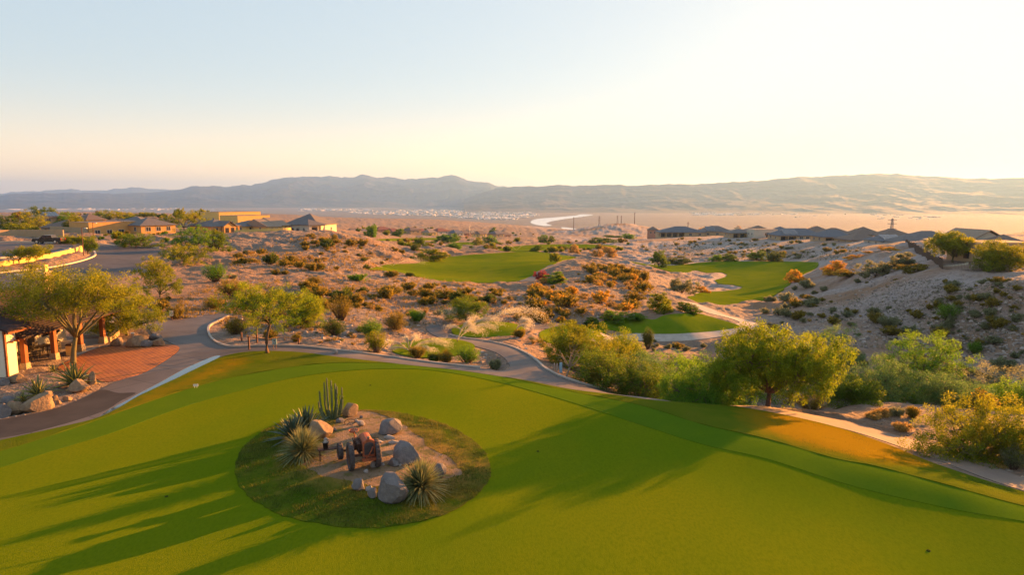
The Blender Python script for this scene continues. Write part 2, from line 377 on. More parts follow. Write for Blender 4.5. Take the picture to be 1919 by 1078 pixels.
M['kerb'] = mat('kerb_concrete', (.42,.36,.31), (.32,.27,.23), 1.2, .85, .3, 20, bdist=.01)
M['water'] = mat('water', (.02,.05,.08), None, 1, .05, .1, 2.0, bdist=.005, spec=1.0)
M['rivw'] = mat('river_water', (.62,.62,.60), None, 1, .25, .4, .05, bdist=.5, spec=1.0)  # whitish base stands in for sun glint and reflected sky
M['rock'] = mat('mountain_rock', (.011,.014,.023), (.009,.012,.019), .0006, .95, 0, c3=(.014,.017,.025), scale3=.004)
def joints(m, w, h, mortar, dark, rot=0.0):
    N = m.node_tree.nodes; L = m.node_tree.links; b = N['Principled BSDF']; src = b.inputs['Base Color'].links[0].from_socket
    tc = N.new('ShaderNodeTexCoord'); mp = N.new('ShaderNodeMapping'); mp.inputs['Rotation'].default_value = (0, 0, rot); L.new(tc.outputs['Object'], mp.inputs[0])
    t = N.new('ShaderNodeTexBrick'); t.inputs['Scale'].default_value = 1; t.inputs['Brick Width'].default_value = w; t.inputs['Row Height'].default_value = h; t.inputs['Mortar Size'].default_value = mortar; t.inputs['Mortar Smooth'].default_value = .3
    t.inputs['Color1'].default_value = (1,1,1,1); t.inputs['Color2'].default_value = (.86,.86,.86,1); t.inputs['Mortar'].default_value = (dark,dark,dark,1); L.new(mp.outputs[0], t.inputs['Vector'])
    x = N.new('ShaderNodeMix'); x.data_type = 'RGBA'; x.blend_type = 'MULTIPLY'; x.inputs[0].default_value = 1; L.new(src, x.inputs[6]); L.new(t.outputs['Color'], x.inputs[7]); L.new(x.outputs[2], b.inputs['Base Color'])
joints(M['path'], 3.4, 3.0, .035, .45, .5); joints(M['paver'], .62, .31, .03, .5, .8)
# ------------------------------------------------------------------ regions on the ground (photo-pixel outlines dropped onto the terrain)
green_top = [(-120,905),(0,878),(100,846),(212,812),(320,772),(400,747),(480,726),(540,711),(600,701),(660,695),(720,692),(800,694),(880,706),(960,724),(1070,755),(1200,797),(1320,835),(1439,862),(1600,913),(1780,955),(1919,979),(2150,1020)]
fringe_top = [(-120,872),(0,847),(120,810),(240,768),(350,731),(420,712),(480,700),(560,687),(640,681),(760,683),(860,690),(960,711),(1070,735),(1200,761),(1320,798),(1439,825),(1560,860),(1646,877),(1789,915),(1919,951),(2150,1005)]
rough_top = [(-120,852),(0,827),(100,805),(190,782),(262,743),(340,706),(385,684),(425,667),(480,659.5),(560,661),(640,671),(760,684.5),(860,695),(940,707),(985,714),(1070,731),(1150,741),(1230,752),(1340,759),(1439,773),(1560,800),(1664,835),(1764,875),(1919,924),(2150,985)]
bottom = [(2600,1300),(1600,1700),(400,1700),(-600,1250)]
REG = {}
def open_poly(top):
    q = catmull(top, False, 5)
    return np.concatenate([np.array([G(*p)[:2] for p in q]), np.array([PZ(*b, 0)[:2] for b in bottom])])
REG['putting_green'] = open_poly(green_top)
REG['fringe'] = open_poly(fringe_top)
REG['rough_lawn'] = open_poly(rough_top)
def ell(cx, cy, a, b, nn=40, wob=.02):
    return np.array([G(cx+a*math.cos(t)*(1+wob*math.sin(3*t+1)), cy+b*math.sin(t)*(1+wob*math.sin(2*t)))[:2] for t in np.linspace(0, 2*math.pi, nn, endpoint=False)])
REG['island_lawn'] = ell(678, 880, 239, 111, 150, .01)
REG['island_lawn'] = REG['island_lawn']+.10*np.column_stack([fbm(REG['island_lawn'][:,0]*2.2, REG['island_lawn'][:,1]*2.2, 3), fbm(REG['island_lawn'][:,0]*2.2+9, REG['island_lawn'][:,1]*2.2, 3)])
_is = poly_px([(563,868),(590,845),(615,815),(640,785),(690,772),(740,788),(775,812),(810,842),(850,868),(866,888),(825,902),(775,896),(745,912),(700,911),(640,903),(590,888)], 7)
REG['island_soil'] = _is + .28*np.column_stack([fbm(_is[:,0]*1.3, _is[:,1]*1.3, 3), fbm(_is[:,0]*1.3+40, _is[:,1]*1.3, 3)])
REG['cart_path'] = np.array([G(*p)[:2] for p in catmull(
    rough_top[:19]+[(1300,757),(1240,748.5),(1150,735),(1090,721),(1050,708),(1030,698),(1018,690),(1005,678),(985,664),(955,651),(915,642),(870,636),(843,629),(829,620),(838,612),
    (815,610),(800,612),(802,622),(820,632),(850,642),(890,650),(925,660),(945,672),(954,684),(955,692),(940,696),(900,692),(870,689),(800,681),(720,670),(640,659.5),(560,651),(490,650),(440,652),(415,648),(398,638),(391,625),(393,612),(412,602),(428,594),
    (420,587),(400,590),(350,598),(300,604),(280,612),(290,630),(320,644),(336,655),(318,672),(270,700),(222,715),(160,747),(110,766),(60,778),(0,790),(-120,815)], True, 4)])
REG['paver_area'] = poly_px([(108,690),(150,668),(175,656),(215,650),(300,647),(328,648),(336,655),(318,671),(270,699),(222,713),(190,716),(165,702),(135,700)])
REG['dirt_path'] = ribbon(line_px([(1330,754),(1439,767),(1560,792),(1660,820),(1790,863),(1919,911),(2150,975)]), 2.7)
REG['puddle'] = poly_px([(187,782),(206,768),(232,755),(262,738),(300,718),(345,693),(385,675),(405,668),(413,669),(395,679),(345,703),(303,725),(262,742),(225,764)])
REG['wet_path'] = poly_px([(-120,830),(-120,812),(0,788),(60,777),(110,765),(160,746),(190,732),(222,738),(255,738),(228,752),(190,774),(100,802),(0,823)])
REG['asphalt_road'] = poly_px([(-150,535),(0,513),(80,505),(140,494),(176,482),(177,472),(170,464),(178,459),(215,461),(300,466),(312,476),(268,492),(262,510),(235,520),(180,530),(100,540),(0,560),(-150,580)])
REG['parking_lot'] = poly_px([(-150,462),(0,455),(65,455),(118,456),(136,460),(132,466),(100,474),(50,480),(0,484),(-150,495)])
REG['tee_box'] = poly_px([(733,657),(742,647),(790,638),(830,635),(872,641),(890,650),(875,663),(845,668),(800,672),(752,666)])
REG['tee_box.1'] = poly_px([(846,620),(860,611),(900,603),(960,607),(985,617),(962,629),(905,633),(858,630)])
REG['tee_box.2'] = poly_px([(1012,624),(1045,613),(1085,610),(1120,613),(1136,626),(1120,642),(1060,648),(1020,640)])
REG['tee_box.3'] = poly_px([(1106,610),(1138,601),(1200,598),(1225,601),(1245,593),(1280,588),(1310,589),(1350,600),(1387,612),(1370,618),(1310,624),(1240,627.5),(1185,625),(1140,618)])
REG['fairway'] = poly_px([(690,505),(725,497),(770,495),(805,489),(850,481),(900,477),(960,473),(1010,473),(1055,479),(1080,483),(1050,490),(1030,499),(1005,511),(985,524),(940,530),(880,531),(820,527),(760,515),(715,508)])
REG['fairway.1'] = poly_px([(930,470),(950,464),(990,460),(1040,458.5),(1100,458.5),(1155,461),(1140,465),(1070,466),(1000,471),(960,472)])
REG['fairway.2'] = poly_px([(1168,488),(1215,496),(1262,498),(1330,491.5),(1420,490.5),(1500,491),(1532,493),(1530,502),(1500,518),(1472,540),(1440,560),(1400,569),(1345,575),(1302,567),(1291,559),(1312,550),(1360,546),(1392,541),(1378,535),(1350,533),(1338,527),(1362,519),(1352,511),(1325,512),(1300,507),(1285,512),(1262,511),(1230,503)])
REG['gravel_path'] = ribbon(line_px([(1085,634),(1130,633),(1190,633),(1250,631),(1330,625),(1385,616),(1405,609),(1385,600),(1345,590),(1320,579),(1290,567)]), 2.6)
REG['gravel_path.1'] = ribbon(line_px([(988,528),(1000,513),(1012,504),(1035,497)]), 3.2)
REG['gravel_path.2'] = ribbon(line_px([(985,613.5),(1015,612),(1060,612)]), 2.4)
REG['fairway.3'] = poly_px([(700,450),(740,447.5),(800,446.5),(838,446),(836,449),(790,451),(740,452)])
REG['fairway.4'] = poly_px([(852,456),(880,454.5),(895,457),(880,462),(856,462)])
SUN_AND_DRY = [poly_px([(1395,772),(1445,776),(1540,796),(1640,826),(1740,862),(1720,874),(1620,862),(1510,834),(1445,812),(1405,795)]), poly_px([(255,752),(345,710),(395,686),(430,672),(470,674),(445,692),(385,716),(320,742),(265,768),(215,784)])]  # first outline paints low-sun gold onto the bank, second is browned turf
for _k in ('fairway','fairway.1','fairway.2','tee_box.3'):
    _p = REG[_k]; REG[_k] = _p + (1.1 if 'fair' in _k else .3)*np.column_stack([fbm(_p[:,0]/4, _p[:,1]/4, 3), fbm(_p[:,0]/4+30, _p[:,1]/4, 3)])
ORDER = [  # name, holes cut by, offset, grid step, material
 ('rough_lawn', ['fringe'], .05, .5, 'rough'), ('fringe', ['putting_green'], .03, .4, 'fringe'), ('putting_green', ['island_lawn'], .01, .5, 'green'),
 ('island_lawn', ['island_soil'], .035, .3, 'island'), ('island_soil', [], .03, .2, 'isoil'),
 ('cart_path', ['rough_lawn','puddle','wet_path','paver_area','tee_box.1','tee_box'], .04, .7, 'path'), ('paver_area', [], .042, .5, 'paver'), ('dirt_path', ['rough_lawn'], .03, .6, 'gravelpath'),
 ('wet_path', ['rough_lawn','puddle','paver_area'], .038, .6, 'wet'), ('puddle', ['rough_lawn'], .036, .6, 'water'),
 ('asphalt_road', [], .06, 2.0, 'asph'), ('parking_lot', [], .06, 2.0, 'asph'),
 ('tee_box', [], .08, .7, 'tee'), ('tee_box.1', [], .08, .8, 'tee'), ('tee_box.2', [], .08, 1.0, 'tee'), ('tee_box.3', [], .09, 1.0, 'tee'),
 ('fairway', [], .12, 2.5, 'fair'), ('fairway.1', [], .15, 5, 'fair'), ('fairway.2', [], .12, 2.5, 'fair'),
 ('gravel_path', ['tee_box.3'], .07, 1.2, 'kerb'), ('gravel_path.1', ['fairway'], .08, 1.5, 'path'), ('gravel_path.2', ['tee_box.1','tee_box.2'], .07, 1.2, 'path'), ('fairway.3', [], .2, 6, 'fair'), ('fairway.4', [], .2, 6, 'fair')]
def sheet(name, holes, off, step, m):
    poly = REG[name]
    pts = [tuple(p) for p in poly]; m0 = len(pts); edges = [(i, (i+1) % m0) for i in range(m0)]
    x0, y0 = poly.min(0); x1, y1 = poly.max(0)
    gx, gy = np.meshgrid(np.arange(x0, x1, step), np.arange(y0, y1, step*.9))
    gx = gx + (np.arange(gx.shape[0])[:,None] % 2)*step*.5
    gx = gx.ravel(); gy = gy.ravel()
    if len(gx) > 60000: keep = rng.random(len(gx)) < 60000/len(gx); gx = gx[keep]; gy = gy[keep]
    ok = inside(poly, gx, gy) & (segdist(poly, gx, gy) > step*.4)
    for h in holes:
        hp = REG[h]; b = len(pts); mm = len(hp)
        if (hp.min(0) > poly.max(0)).any() or (hp.max(0) < poly.min(0)).any(): continue
        pts += [tuple(p) for p in hp]; edges += [(b+i, b+(i+1) % mm) for i in range(mm)]
        ok &= ~inside(hp, gx, gy) & (segdist(hp, gx, gy) > step*.4)
    pts += list(zip(gx[ok], gy[ok]))
    v, e, f, *_ = delaunay_2d_cdt([Vector(p) for p in pts], edges, [], 0, 1e-5)
    v = np.array([tuple(p) for p in v]); f = np.array([t for t in f if len(t) == 3])
    c = v[f].mean(1); k = inside(poly, c[:,0], c[:,1])
    for h in holes: k &= ~inside(REG[h], c[:,0], c[:,1])
    f = f[k]
    z = H(v[:,0], v[:,1]) + off
    if m == 'fair': z = z + .38*(.5+np.clip(fbm(v[:,0]/15, v[:,1]/22, 2), -.5, .6))*sstep(0, 9, segdist(poly, v[:,0], v[:,1]))
    if m in ('rough','island','isoil'): z = z + .05*fbm(v[:,0]*.9, v[:,1]*.9, 3)*(segdist(poly, v[:,0], v[:,1]) > step)
    V = np.column_stack([v, z])
    # orient upwards
    a = V[f]; nz = (a[:,1,0]-a[:,0,0])*(a[:,2,1]-a[:,0,1])-(a[:,1,1]-a[:,0,1])*(a[:,2,0]-a[:,0,0])
    f[nz < 0] = f[nz < 0][:, ::-1]
    # skirt
    from collections import Counter
    ed = np.concatenate([f[:,[0,1]], f[:,[1,2]], f[:,[2,0]]]); key = Counter(map(tuple, np.sort(ed, 1).tolist()))
    bd = [tuple(x) for x in ed.tolist() if key[tuple(sorted(x))] == 1]
    idx = {}; V2 = V.tolist(); sk = []
    depth = .12 + off
    for a_, b_ in bd:
        for q in (a_, b_):
            if q not in idx: idx[q] = len(V2); V2.append([V[q][0], V[q][1], V[q][2]]); V2.append([V[q][0], V[q][1], V[q][2]-depth])
        sk += [(idx[b_], idx[a_], idx[a_]+1), (idx[b_], idx[a_]+1, idx[b_]+1)]
    o = mesh_obj(name.split('.')[0], np.array(V2), np.array(f.tolist()+sk), M[m], None, False)
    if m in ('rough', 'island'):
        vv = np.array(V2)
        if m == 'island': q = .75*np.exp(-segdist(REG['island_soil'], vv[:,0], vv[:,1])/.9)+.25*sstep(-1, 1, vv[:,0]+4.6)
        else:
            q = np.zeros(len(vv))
            for pl, am in zip(SUN_AND_DRY, (1.0, .62)): dd = segdist(pl, vv[:,0], vv[:,1]); q = np.maximum(q, am*np.where(inside(pl, vv[:,0], vv[:,1]), .55+.45*sstep(0, .8, dd), .55*sstep(1.2, 0, dd)))
        at = o.data.attributes.new('dry', 'FLOAT', 'POINT'); at.data.foreach_set('value', q.astype(np.float32))  # dry: browned grass, and sunlight put into the bank's colour
    sm = np.zeros(len(o.data.polygons), bool); sm[:len(f)] = True; o.data.polygons.foreach_set('use_smooth', sm)
    return tag(o, kind='structure')
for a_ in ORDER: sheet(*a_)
# ------------------------------------------------------------------ the ground: one sheet out to the horizon
th = np.concatenate([np.linspace(-180, -60, 40)[:-1], np.linspace(-60, -42, 60)[:-1], np.linspace(-42, 42, 860), np.linspace(42, 60, 60)[1:], np.linspace(60, 180, 40)[1:]])
th = np.radians(th)
rr = np.concatenate([np.exp(np.linspace(math.log(1.0), math.log(34), 60))[:-1], np.exp(np.linspace(math.log(34), math.log(330), 520))[:-1], np.exp(np.linspace(math.log(330), math.log(16000), 240))])
TH, RR = np.meshgrid(th, rr); X = RR*np.sin(TH); Y = RR*np.cos(TH)
Z = H(X, Y)
fx, fy = X.ravel(), Y.ravel(); low = np.zeros(fx.shape); fade = np.ones(fx.shape); rf = RR.ravel()
cell = .007*rf+.06
for nm, poly in REG.items():
    mg = 12.0
    s = (fx > poly[:,0].min()-mg) & (fx < poly[:,0].max()+mg) & (fy > poly[:,1].min()-mg) & (fy < poly[:,1].max()+mg)
    ii = np.nonzero(s)[0]
    if not len(ii): continue
    d = segdist(poly, fx[ii], fy[ii]); ins = inside(poly, fx[ii], fy[ii])
    low[ii] = np.maximum(low[ii], np.where(ins, .02+.3*sstep(cell[ii]*.7, cell[ii]*2.2, d)*np.clip(rf[ii]/60, .6, 2), 0))
    w = np.where(ins, 0, sstep(.1, np.clip(.02*rf[ii], 1.0, 8), d)); fade[ii] = np.minimum(fade[ii], w)
amp = np.clip(rf/95, .15, 2.2)*sstep(1.0, .0, (rf-1500)/2500)
det = 1.0*amp*ridged(fx/17, fy/17, 4)*.5 + .8*amp*fbm(fx/7.0, fy/7.0, 4)*.6 + .17*fbm(fx/1.3, fy/1.3, 3)*np.clip(rf/70, .3, 1.5)
det += sstep(300, 800, rf)*sstep(3000, 2000, rf)*5*ridged(fx/260, fy/260, 4)*.5
leftflat = sstep(-20, -45, fx)*sstep(110, 80, fy)
det *= (1-.8*leftflat)
ridge_ = sstep(60, 90, fx)*sstep(195, 225, fy)*sstep(480, 440, fy)
ridge_ = np.maximum(ridge_, sstep(-55, -65, fx)*sstep(-125, -110, fx)*sstep(175, 200, fy)*sstep(300, 270, fy))
det *= (1-.7*ridge_)
Zf = Z.ravel() + det*fade - low
Vt = np.column_stack([fx, fy, Zf]); nr, nc = X.shape
ii = np.arange(nr*nc).reshape(nr, nc)
Fq = np.stack([ii[:-1,:-1], ii[:-1,1:], ii[1:,1:], ii[1:,:-1]], -1).reshape(-1, 4)[:, ::-1]
ground = mesh_obj('ground', Vt, Fq, M['soil'], None, True); tag(ground, kind='structure')
GRR, GTH, NR, NC = rr, th, nr, nc
def detail_at(x, y):
    """height of the built ground (nearest grid vertex, bilinear)"""
    r = math.hypot(x, y); t = math.atan2(x, y)
    i = min(max(np.searchsorted(GRR, r)-1, 0), NR-2); j = min(max(np.searchsorted(GTH, t)-1, 0), NC-2)
    a = (r-GRR[i])/(GRR[i+1]-GRR[i]); b = (t-GTH[j])/(GTH[j+1]-GTH[j])
    q = Zf.reshape(NR, NC)
    return float((q[i,j]*(1-b)+q[i,j+1]*b)*(1-a)+(q[i+1,j]*(1-b)+q[i+1,j+1]*b)*a)
Zb = Z; _lr = np.log(GRR)
def G(px, py, off=0.0):
    d = ray(px, py); hz = math.hypot(d[0], d[1]); t = math.atan2(d[0], d[1])
    j = min(max(int(np.searchsorted(GTH, t))-1, 0), NC-2); b = (t-GTH[j])/(GTH[j+1]-GTH[j])
    prof = Zb[:,j]*(1-b)+Zb[:,j+1]*b - (CAMH + d[2]/hz*GRR)
    m = prof[80:] > 0 if False else prof > 0
    m[:40] = False
    i = int(np.argmax(m)) if m.any() else NR-1
    f0, f1 = prof[i-1], prof[i]; u = -f0/(f1-f0) if m.any() else 1
    r = GRR[i-1]+(GRR[i]-GRR[i-1])*min(max(u, 0), 1)
    return Vector((r*math.sin(t), r*math.cos(t), CAMH + d[2]/hz*r + off))
REGBB = {k: (v.min(0), v.max(0)) for k, v in REG.items()}
def which(x, y):
    for nm in ('island_soil','island_lawn','putting_green','fringe','rough_lawn','puddle','wet_path','paver_area','tee_box','tee_box.1','tee_box.2','tee_box.3','cart_path','dirt_path','asphalt_road','parking_lot','fairway','fairway.1','fairway.2','gravel_path','gravel_path.1','gravel_path.2','fairway.3','fairway.4'):
        lo, hi = REGBB[nm]
        if lo[0] <= x <= hi[0] and lo[1] <= y <= hi[1] and inside(REG[nm], np.array([x]), np.array([y]))[0]: return nm
    return None
def S(px, py, sink=0.0):
    """where a thing seen standing at a photo pixel stands"""
    g = G(px, py)
    nm = which(g.x, g.y)
    z = g.z if nm else detail_at(g.x, g.y)
    if nm: z += dict((o[0], o[2]) for o in ORDER)[nm]
    return Vector((g.x, g.y, z-sink))
# ------------------------------------------------------------------ river and mountains
for pl in ([(994,417),(1000,412),(1014,409.5),(1040,407.5),(1062,405.5),(1080,404),(1088,401.8),(1112,402.6),(1092,406),(1066,409.5),(1046,412.5),(1031,415.5),(1024,419),(1034,422.5),(1020,423.5),(1004,421)],
           [(1052,426.2),(1070,427.5),(1088,430.5),(1072,430.8),(1056,429)]):
    q = catmull(pl, True, 4); V = [PZ(a, b, -119.6) for a, b in q]
    v, e, f, *_ = delaunay_2d_cdt([Vector(p[:2]) for p in V], [(i, (i+1) % len(V)) for i in range(len(V))], [], 1, 1e-5)
    o = mesh_obj('river_water', [(p[0], p[1], -119.6) for p in v], [t if (v[t[1]]-v[t[0]]).cross(v[t[2]]-v[t[0]]) > 0 else t[::-1] for t in f], M['rivw']); tag(o, kind='structure')
def range_mesh(sil, r0, r1, expo, amp, scl, seed, jag=2.4):
    px = np.array([s[0] for s in sil], float); py = np.array([s[1] for s in sil], float)
    xs = np.linspace(px[0], px[-1], 900); ys = np.interp(xs, px, py) + jag*fbm(xs/26+seed, xs*0+seed, 4)*sstep(0, 12, 374-np.interp(xs, px, py))
    d = np.array([ray(a, b) for a, b in zip(xs, ys)]); hz = np.hypot(d[:,0], d[:,1]); tn = np.arctan2(d[:,0], d[:,1])
    rc = r1*(1+.06*np.sin(tn*9+seed)); crest = CAMH + d[:,2]/hz*rc
    s = np.concatenate([np.linspace(0, 1, 130), 1+np.linspace(.02, .5, 16)])
    Vv = []
    for si in s:
        k = min(si, 2-si)
        r_ = r0+(rc-r0)*si
        base = -121 + (crest+121)*(k**expo)
        x = r_*np.sin(tn); y = r_*np.cos(tn)
        nz = ridged(x/scl+seed, y/scl, 7)
        Vv.append(np.column_stack([x, y, base + amp*nz*k*(1-k)*2.2*np.clip((crest+121)/500, .2, 1.5) + amp*.10*ridged(x/scl*4, y/scl*4, 3)*k]))
    V = np.concatenate(Vv); a, b = len(s), len(xs); i2 = np.arange(a*b).reshape(a, b)
    Fq = np.stack([i2[:-1,:-1], i2[:-1,1:], i2[1:,1:], i2[1:,:-1]], -1).reshape(-1, 4)[:, ::-1]
    o = mesh_obj('mountain_range', V, Fq, M['rock'], None, True); tag(o, kind='structure'); return o
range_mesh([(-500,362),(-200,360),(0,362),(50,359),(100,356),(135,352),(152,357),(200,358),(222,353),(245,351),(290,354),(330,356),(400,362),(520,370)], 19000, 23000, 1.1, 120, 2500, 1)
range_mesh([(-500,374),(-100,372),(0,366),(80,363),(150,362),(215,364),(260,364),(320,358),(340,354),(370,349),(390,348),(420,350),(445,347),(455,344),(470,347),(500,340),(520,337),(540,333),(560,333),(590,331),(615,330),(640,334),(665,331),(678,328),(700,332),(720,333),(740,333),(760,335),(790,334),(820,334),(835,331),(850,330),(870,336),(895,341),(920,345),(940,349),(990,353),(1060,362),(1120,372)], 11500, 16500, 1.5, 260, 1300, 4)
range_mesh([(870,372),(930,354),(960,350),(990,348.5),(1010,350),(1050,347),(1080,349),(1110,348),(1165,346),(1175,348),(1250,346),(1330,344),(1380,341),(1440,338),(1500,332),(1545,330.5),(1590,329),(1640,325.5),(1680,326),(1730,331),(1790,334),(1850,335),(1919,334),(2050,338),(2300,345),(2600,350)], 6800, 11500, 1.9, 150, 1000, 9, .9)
# haze
if True:
    hb = MB().box(-30000, -3000, -124, 30000, 30000, 760)
    hz_ = bpy.data.materials.new('haze_air'); hz_.use_nodes = True; hn = hz_.node_tree.nodes; hl = hz_.node_tree.links
    hn.remove(hn['Principled BSDF']); pv = hn.new('ShaderNodeVolumePrincipled')
    pv.inputs['Color'].default_value = (.23,.46,1.0,1); pv.inputs['Density'].default_value = 5.6e-5; pv.inputs['Anisotropy'].default_value = .36
    hl.new(pv.outputs[0], hn['Material Output'].inputs['Volume'])
    ho = hb.build('haze', hz_); tag(ho, kind='stuff')
# ================================================================== VEGETATION
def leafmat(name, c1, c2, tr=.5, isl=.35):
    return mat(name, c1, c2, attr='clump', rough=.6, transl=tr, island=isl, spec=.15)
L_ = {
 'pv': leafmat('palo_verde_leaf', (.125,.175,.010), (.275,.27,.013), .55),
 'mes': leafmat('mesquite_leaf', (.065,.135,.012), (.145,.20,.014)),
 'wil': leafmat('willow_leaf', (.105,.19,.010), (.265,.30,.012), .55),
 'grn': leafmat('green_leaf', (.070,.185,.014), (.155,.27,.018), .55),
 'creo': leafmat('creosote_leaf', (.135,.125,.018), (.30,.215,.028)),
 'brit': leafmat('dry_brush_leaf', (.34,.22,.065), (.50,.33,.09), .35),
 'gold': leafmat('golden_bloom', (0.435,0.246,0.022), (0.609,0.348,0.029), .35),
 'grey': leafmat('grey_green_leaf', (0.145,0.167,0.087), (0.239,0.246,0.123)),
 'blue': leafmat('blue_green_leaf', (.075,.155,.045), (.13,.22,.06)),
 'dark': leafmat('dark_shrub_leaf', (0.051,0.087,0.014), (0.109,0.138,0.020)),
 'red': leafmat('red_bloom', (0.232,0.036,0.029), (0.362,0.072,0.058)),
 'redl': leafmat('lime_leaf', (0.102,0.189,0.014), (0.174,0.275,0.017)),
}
M['bark'] = mat('tree_bark', (.13,.085,.06), (.075,.05,.038), 6, .95, .8, 18, bdist=.03)
M['barkg'] = mat('green_bark', (.15,.135,.06), (.11,.095,.055), 4, .9, .5, 14, bdist=.02)
M['barkp'] = mat('pale_bark', (.28,.22,.16), (.18,.14,.11), 5, .9, .6, 14, bdist=.02)
def leaf_quads(C, N, spread, ln, wd, g, droop=.0, flat=1.0, up=0.0):
    """N leaves about each of the centres C: leaf-shaped quads"""
    m = len(C); tot = m*N
    c = np.repeat(C, N, 0)
    spread = spread*.88; o = g.normal(size=(tot, 3)); o /= np.linalg.norm(o, axis=1)[:,None]+1e-9
    rad = spread*(g.random(tot)**.45)[:,None]
    p = c + o*rad*np.array([1, 1, flat])
    d = o*.8 + g.normal(size=(tot, 3))*.6; d[:,2] += up-droop; d /= np.linalg.norm(d, axis=1)[:,None]
    s = np.cross(d, g.normal(size=(tot, 3))); s /= np.linalg.norm(s, axis=1)[:,None]+1e-9
    l = ln*(.6+.8*g.random(tot))[:,None]; w = wd*1.25*(.6+.8*g.random(tot))[:,None]
    V = np.stack([p-d*l*.5, p+s*w*.5, p+d*l*.5, p-s*w*.5], 1)
    return V.reshape(-1, 3), np.arange(tot*4).reshape(-1, 4)
def crown_obj(name, Vs, clump, material, parent):
    V = np.concatenate([v for v, _ in Vs]); Fl = []; b = 0
    for v, f in Vs: Fl.append(f+b); b += len(v)
    o = mesh_obj(name, V, np.concatenate(Fl), material, parent)
    a = o.data.attributes.new('clump', 'FLOAT', 'POINT'); a.data.foreach_set('value', np.asarray(clump, np.float32)); return o
def curve_pts(a, b, g, bow=.15, n=6, lift=0.0):
    a = np.array(a, float); b = np.array(b, float); L = np.linalg.norm(b-a); off = g.normal(size=3)*bow*L; off[2] += lift*L
    t = np.linspace(0, 1, n)[:,None]
    return a*(1-t)+b*t + off*(4*t*(1-t))*.5
def tree(name, label, loc, h, rx, ry=None, base=.35, trunk_r=.12, leaf='pv', nclump=90, nleaf=110, cr=.45, ll=.16, lw=.05, droop=.2, seed=1, group=None, bark='bark', lean=(0,0), fork=.3, lobes=6, cat='tree', flat=.75, top=None, off=(0,0), rz=0):
    """h: height; rx, ry: crown half widths; base: crown bottom / h"""
    g = np.random.default_rng(seed); ry = ry or rx; nclump = int(nclump*1.35)
    root = thing(name, label, cat, loc, rz, group)
    cz0 = h*base; ch = (h-cz0)
    # lobes of the crown: uneven outline
    lob = []
    for k in range(lobes):
        a = 2*math.pi*(k+g.random()*.7)/lobes; q = .42+.34*g.random()
        lo_ = (.06, .62) if base < .12 else ((.18, .5) if base < .25 else (.30, .42))
        lob.append((off[0]+math.cos(a)*rx*q, off[1]+math.sin(a)*ry*q, cz0+ch*(lo_[0]+lo_[1]*g.random()), .42+.26*g.random()))
    lob.append((off[0]+rx*.1*g.normal(), off[1]+ry*.1*g.normal(), cz0+ch*.60, .58))
    C = []; cl = []; lid = []
    for i, (lx, ly, lz, s) in enumerate(lob):
        m = max(6, int(nclump*s*s/sum(q[3]**2 for q in lob)))
        o = g.normal(size=(m, 3)); o /= np.linalg.norm(o, axis=1)[:,None]
        r = (.35+.65*g.random(m)**.6)[:,None]
        p = np.array([lx, ly, lz]) + o*r*np.array([rx*s, ry*s, ch*s*flat])
        p[:,2] = np.clip(p[:,2], cz0*.75+.2*g.random(m), h)
        C.append(p); lid += [i]*m
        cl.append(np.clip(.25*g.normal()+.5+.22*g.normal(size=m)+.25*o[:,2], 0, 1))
    C = np.concatenate(C); cl = np.concatenate(cl)
    keep = g.random(len(C)) > .08; C = C[keep]; cl = cl[keep]; lid = np.array(lid)[keep]
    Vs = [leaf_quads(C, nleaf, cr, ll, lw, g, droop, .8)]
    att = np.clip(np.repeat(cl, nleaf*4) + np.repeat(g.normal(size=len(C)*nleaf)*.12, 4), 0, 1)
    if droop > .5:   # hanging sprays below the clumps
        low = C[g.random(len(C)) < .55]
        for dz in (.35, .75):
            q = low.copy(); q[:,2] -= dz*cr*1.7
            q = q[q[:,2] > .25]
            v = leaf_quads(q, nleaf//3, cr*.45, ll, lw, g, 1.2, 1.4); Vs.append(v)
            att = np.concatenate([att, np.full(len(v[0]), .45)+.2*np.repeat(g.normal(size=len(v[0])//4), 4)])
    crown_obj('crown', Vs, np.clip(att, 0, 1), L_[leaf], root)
    t = MB(); fz = max(h*fork, .3)
    fp = np.array([lean[0]*fz, lean[1]*fz, fz])
    tp = curve_pts((0,0,-.25), fp, g, .08, 6); rad = np.linspace(trunk_r*1.25, trunk_r*.8, 6); rad[0] *= 1.25
    t.tube(tp, rad, 8)
    for i, (lx, ly, lz, s) in enumerate(lob):
        lp = curve_pts(fp, (lx, ly, lz), g, .12, 7, .06)
        t.tube(lp, np.linspace(trunk_r*.62, trunk_r*.18, 7), 6)
        mine = C[lid == i]
        for p in mine[g.permutation(len(mine))[:9]]:
            k = lp[3+int(g.integers(0, 4))]
            t.tube(curve_pts(k, p, g, .14, 5), np.linspace(trunk_r*.22, trunk_r*.05+.004, 5), 4, cap=False)
    t.build('trunk', M[bark], root, True)
    return root
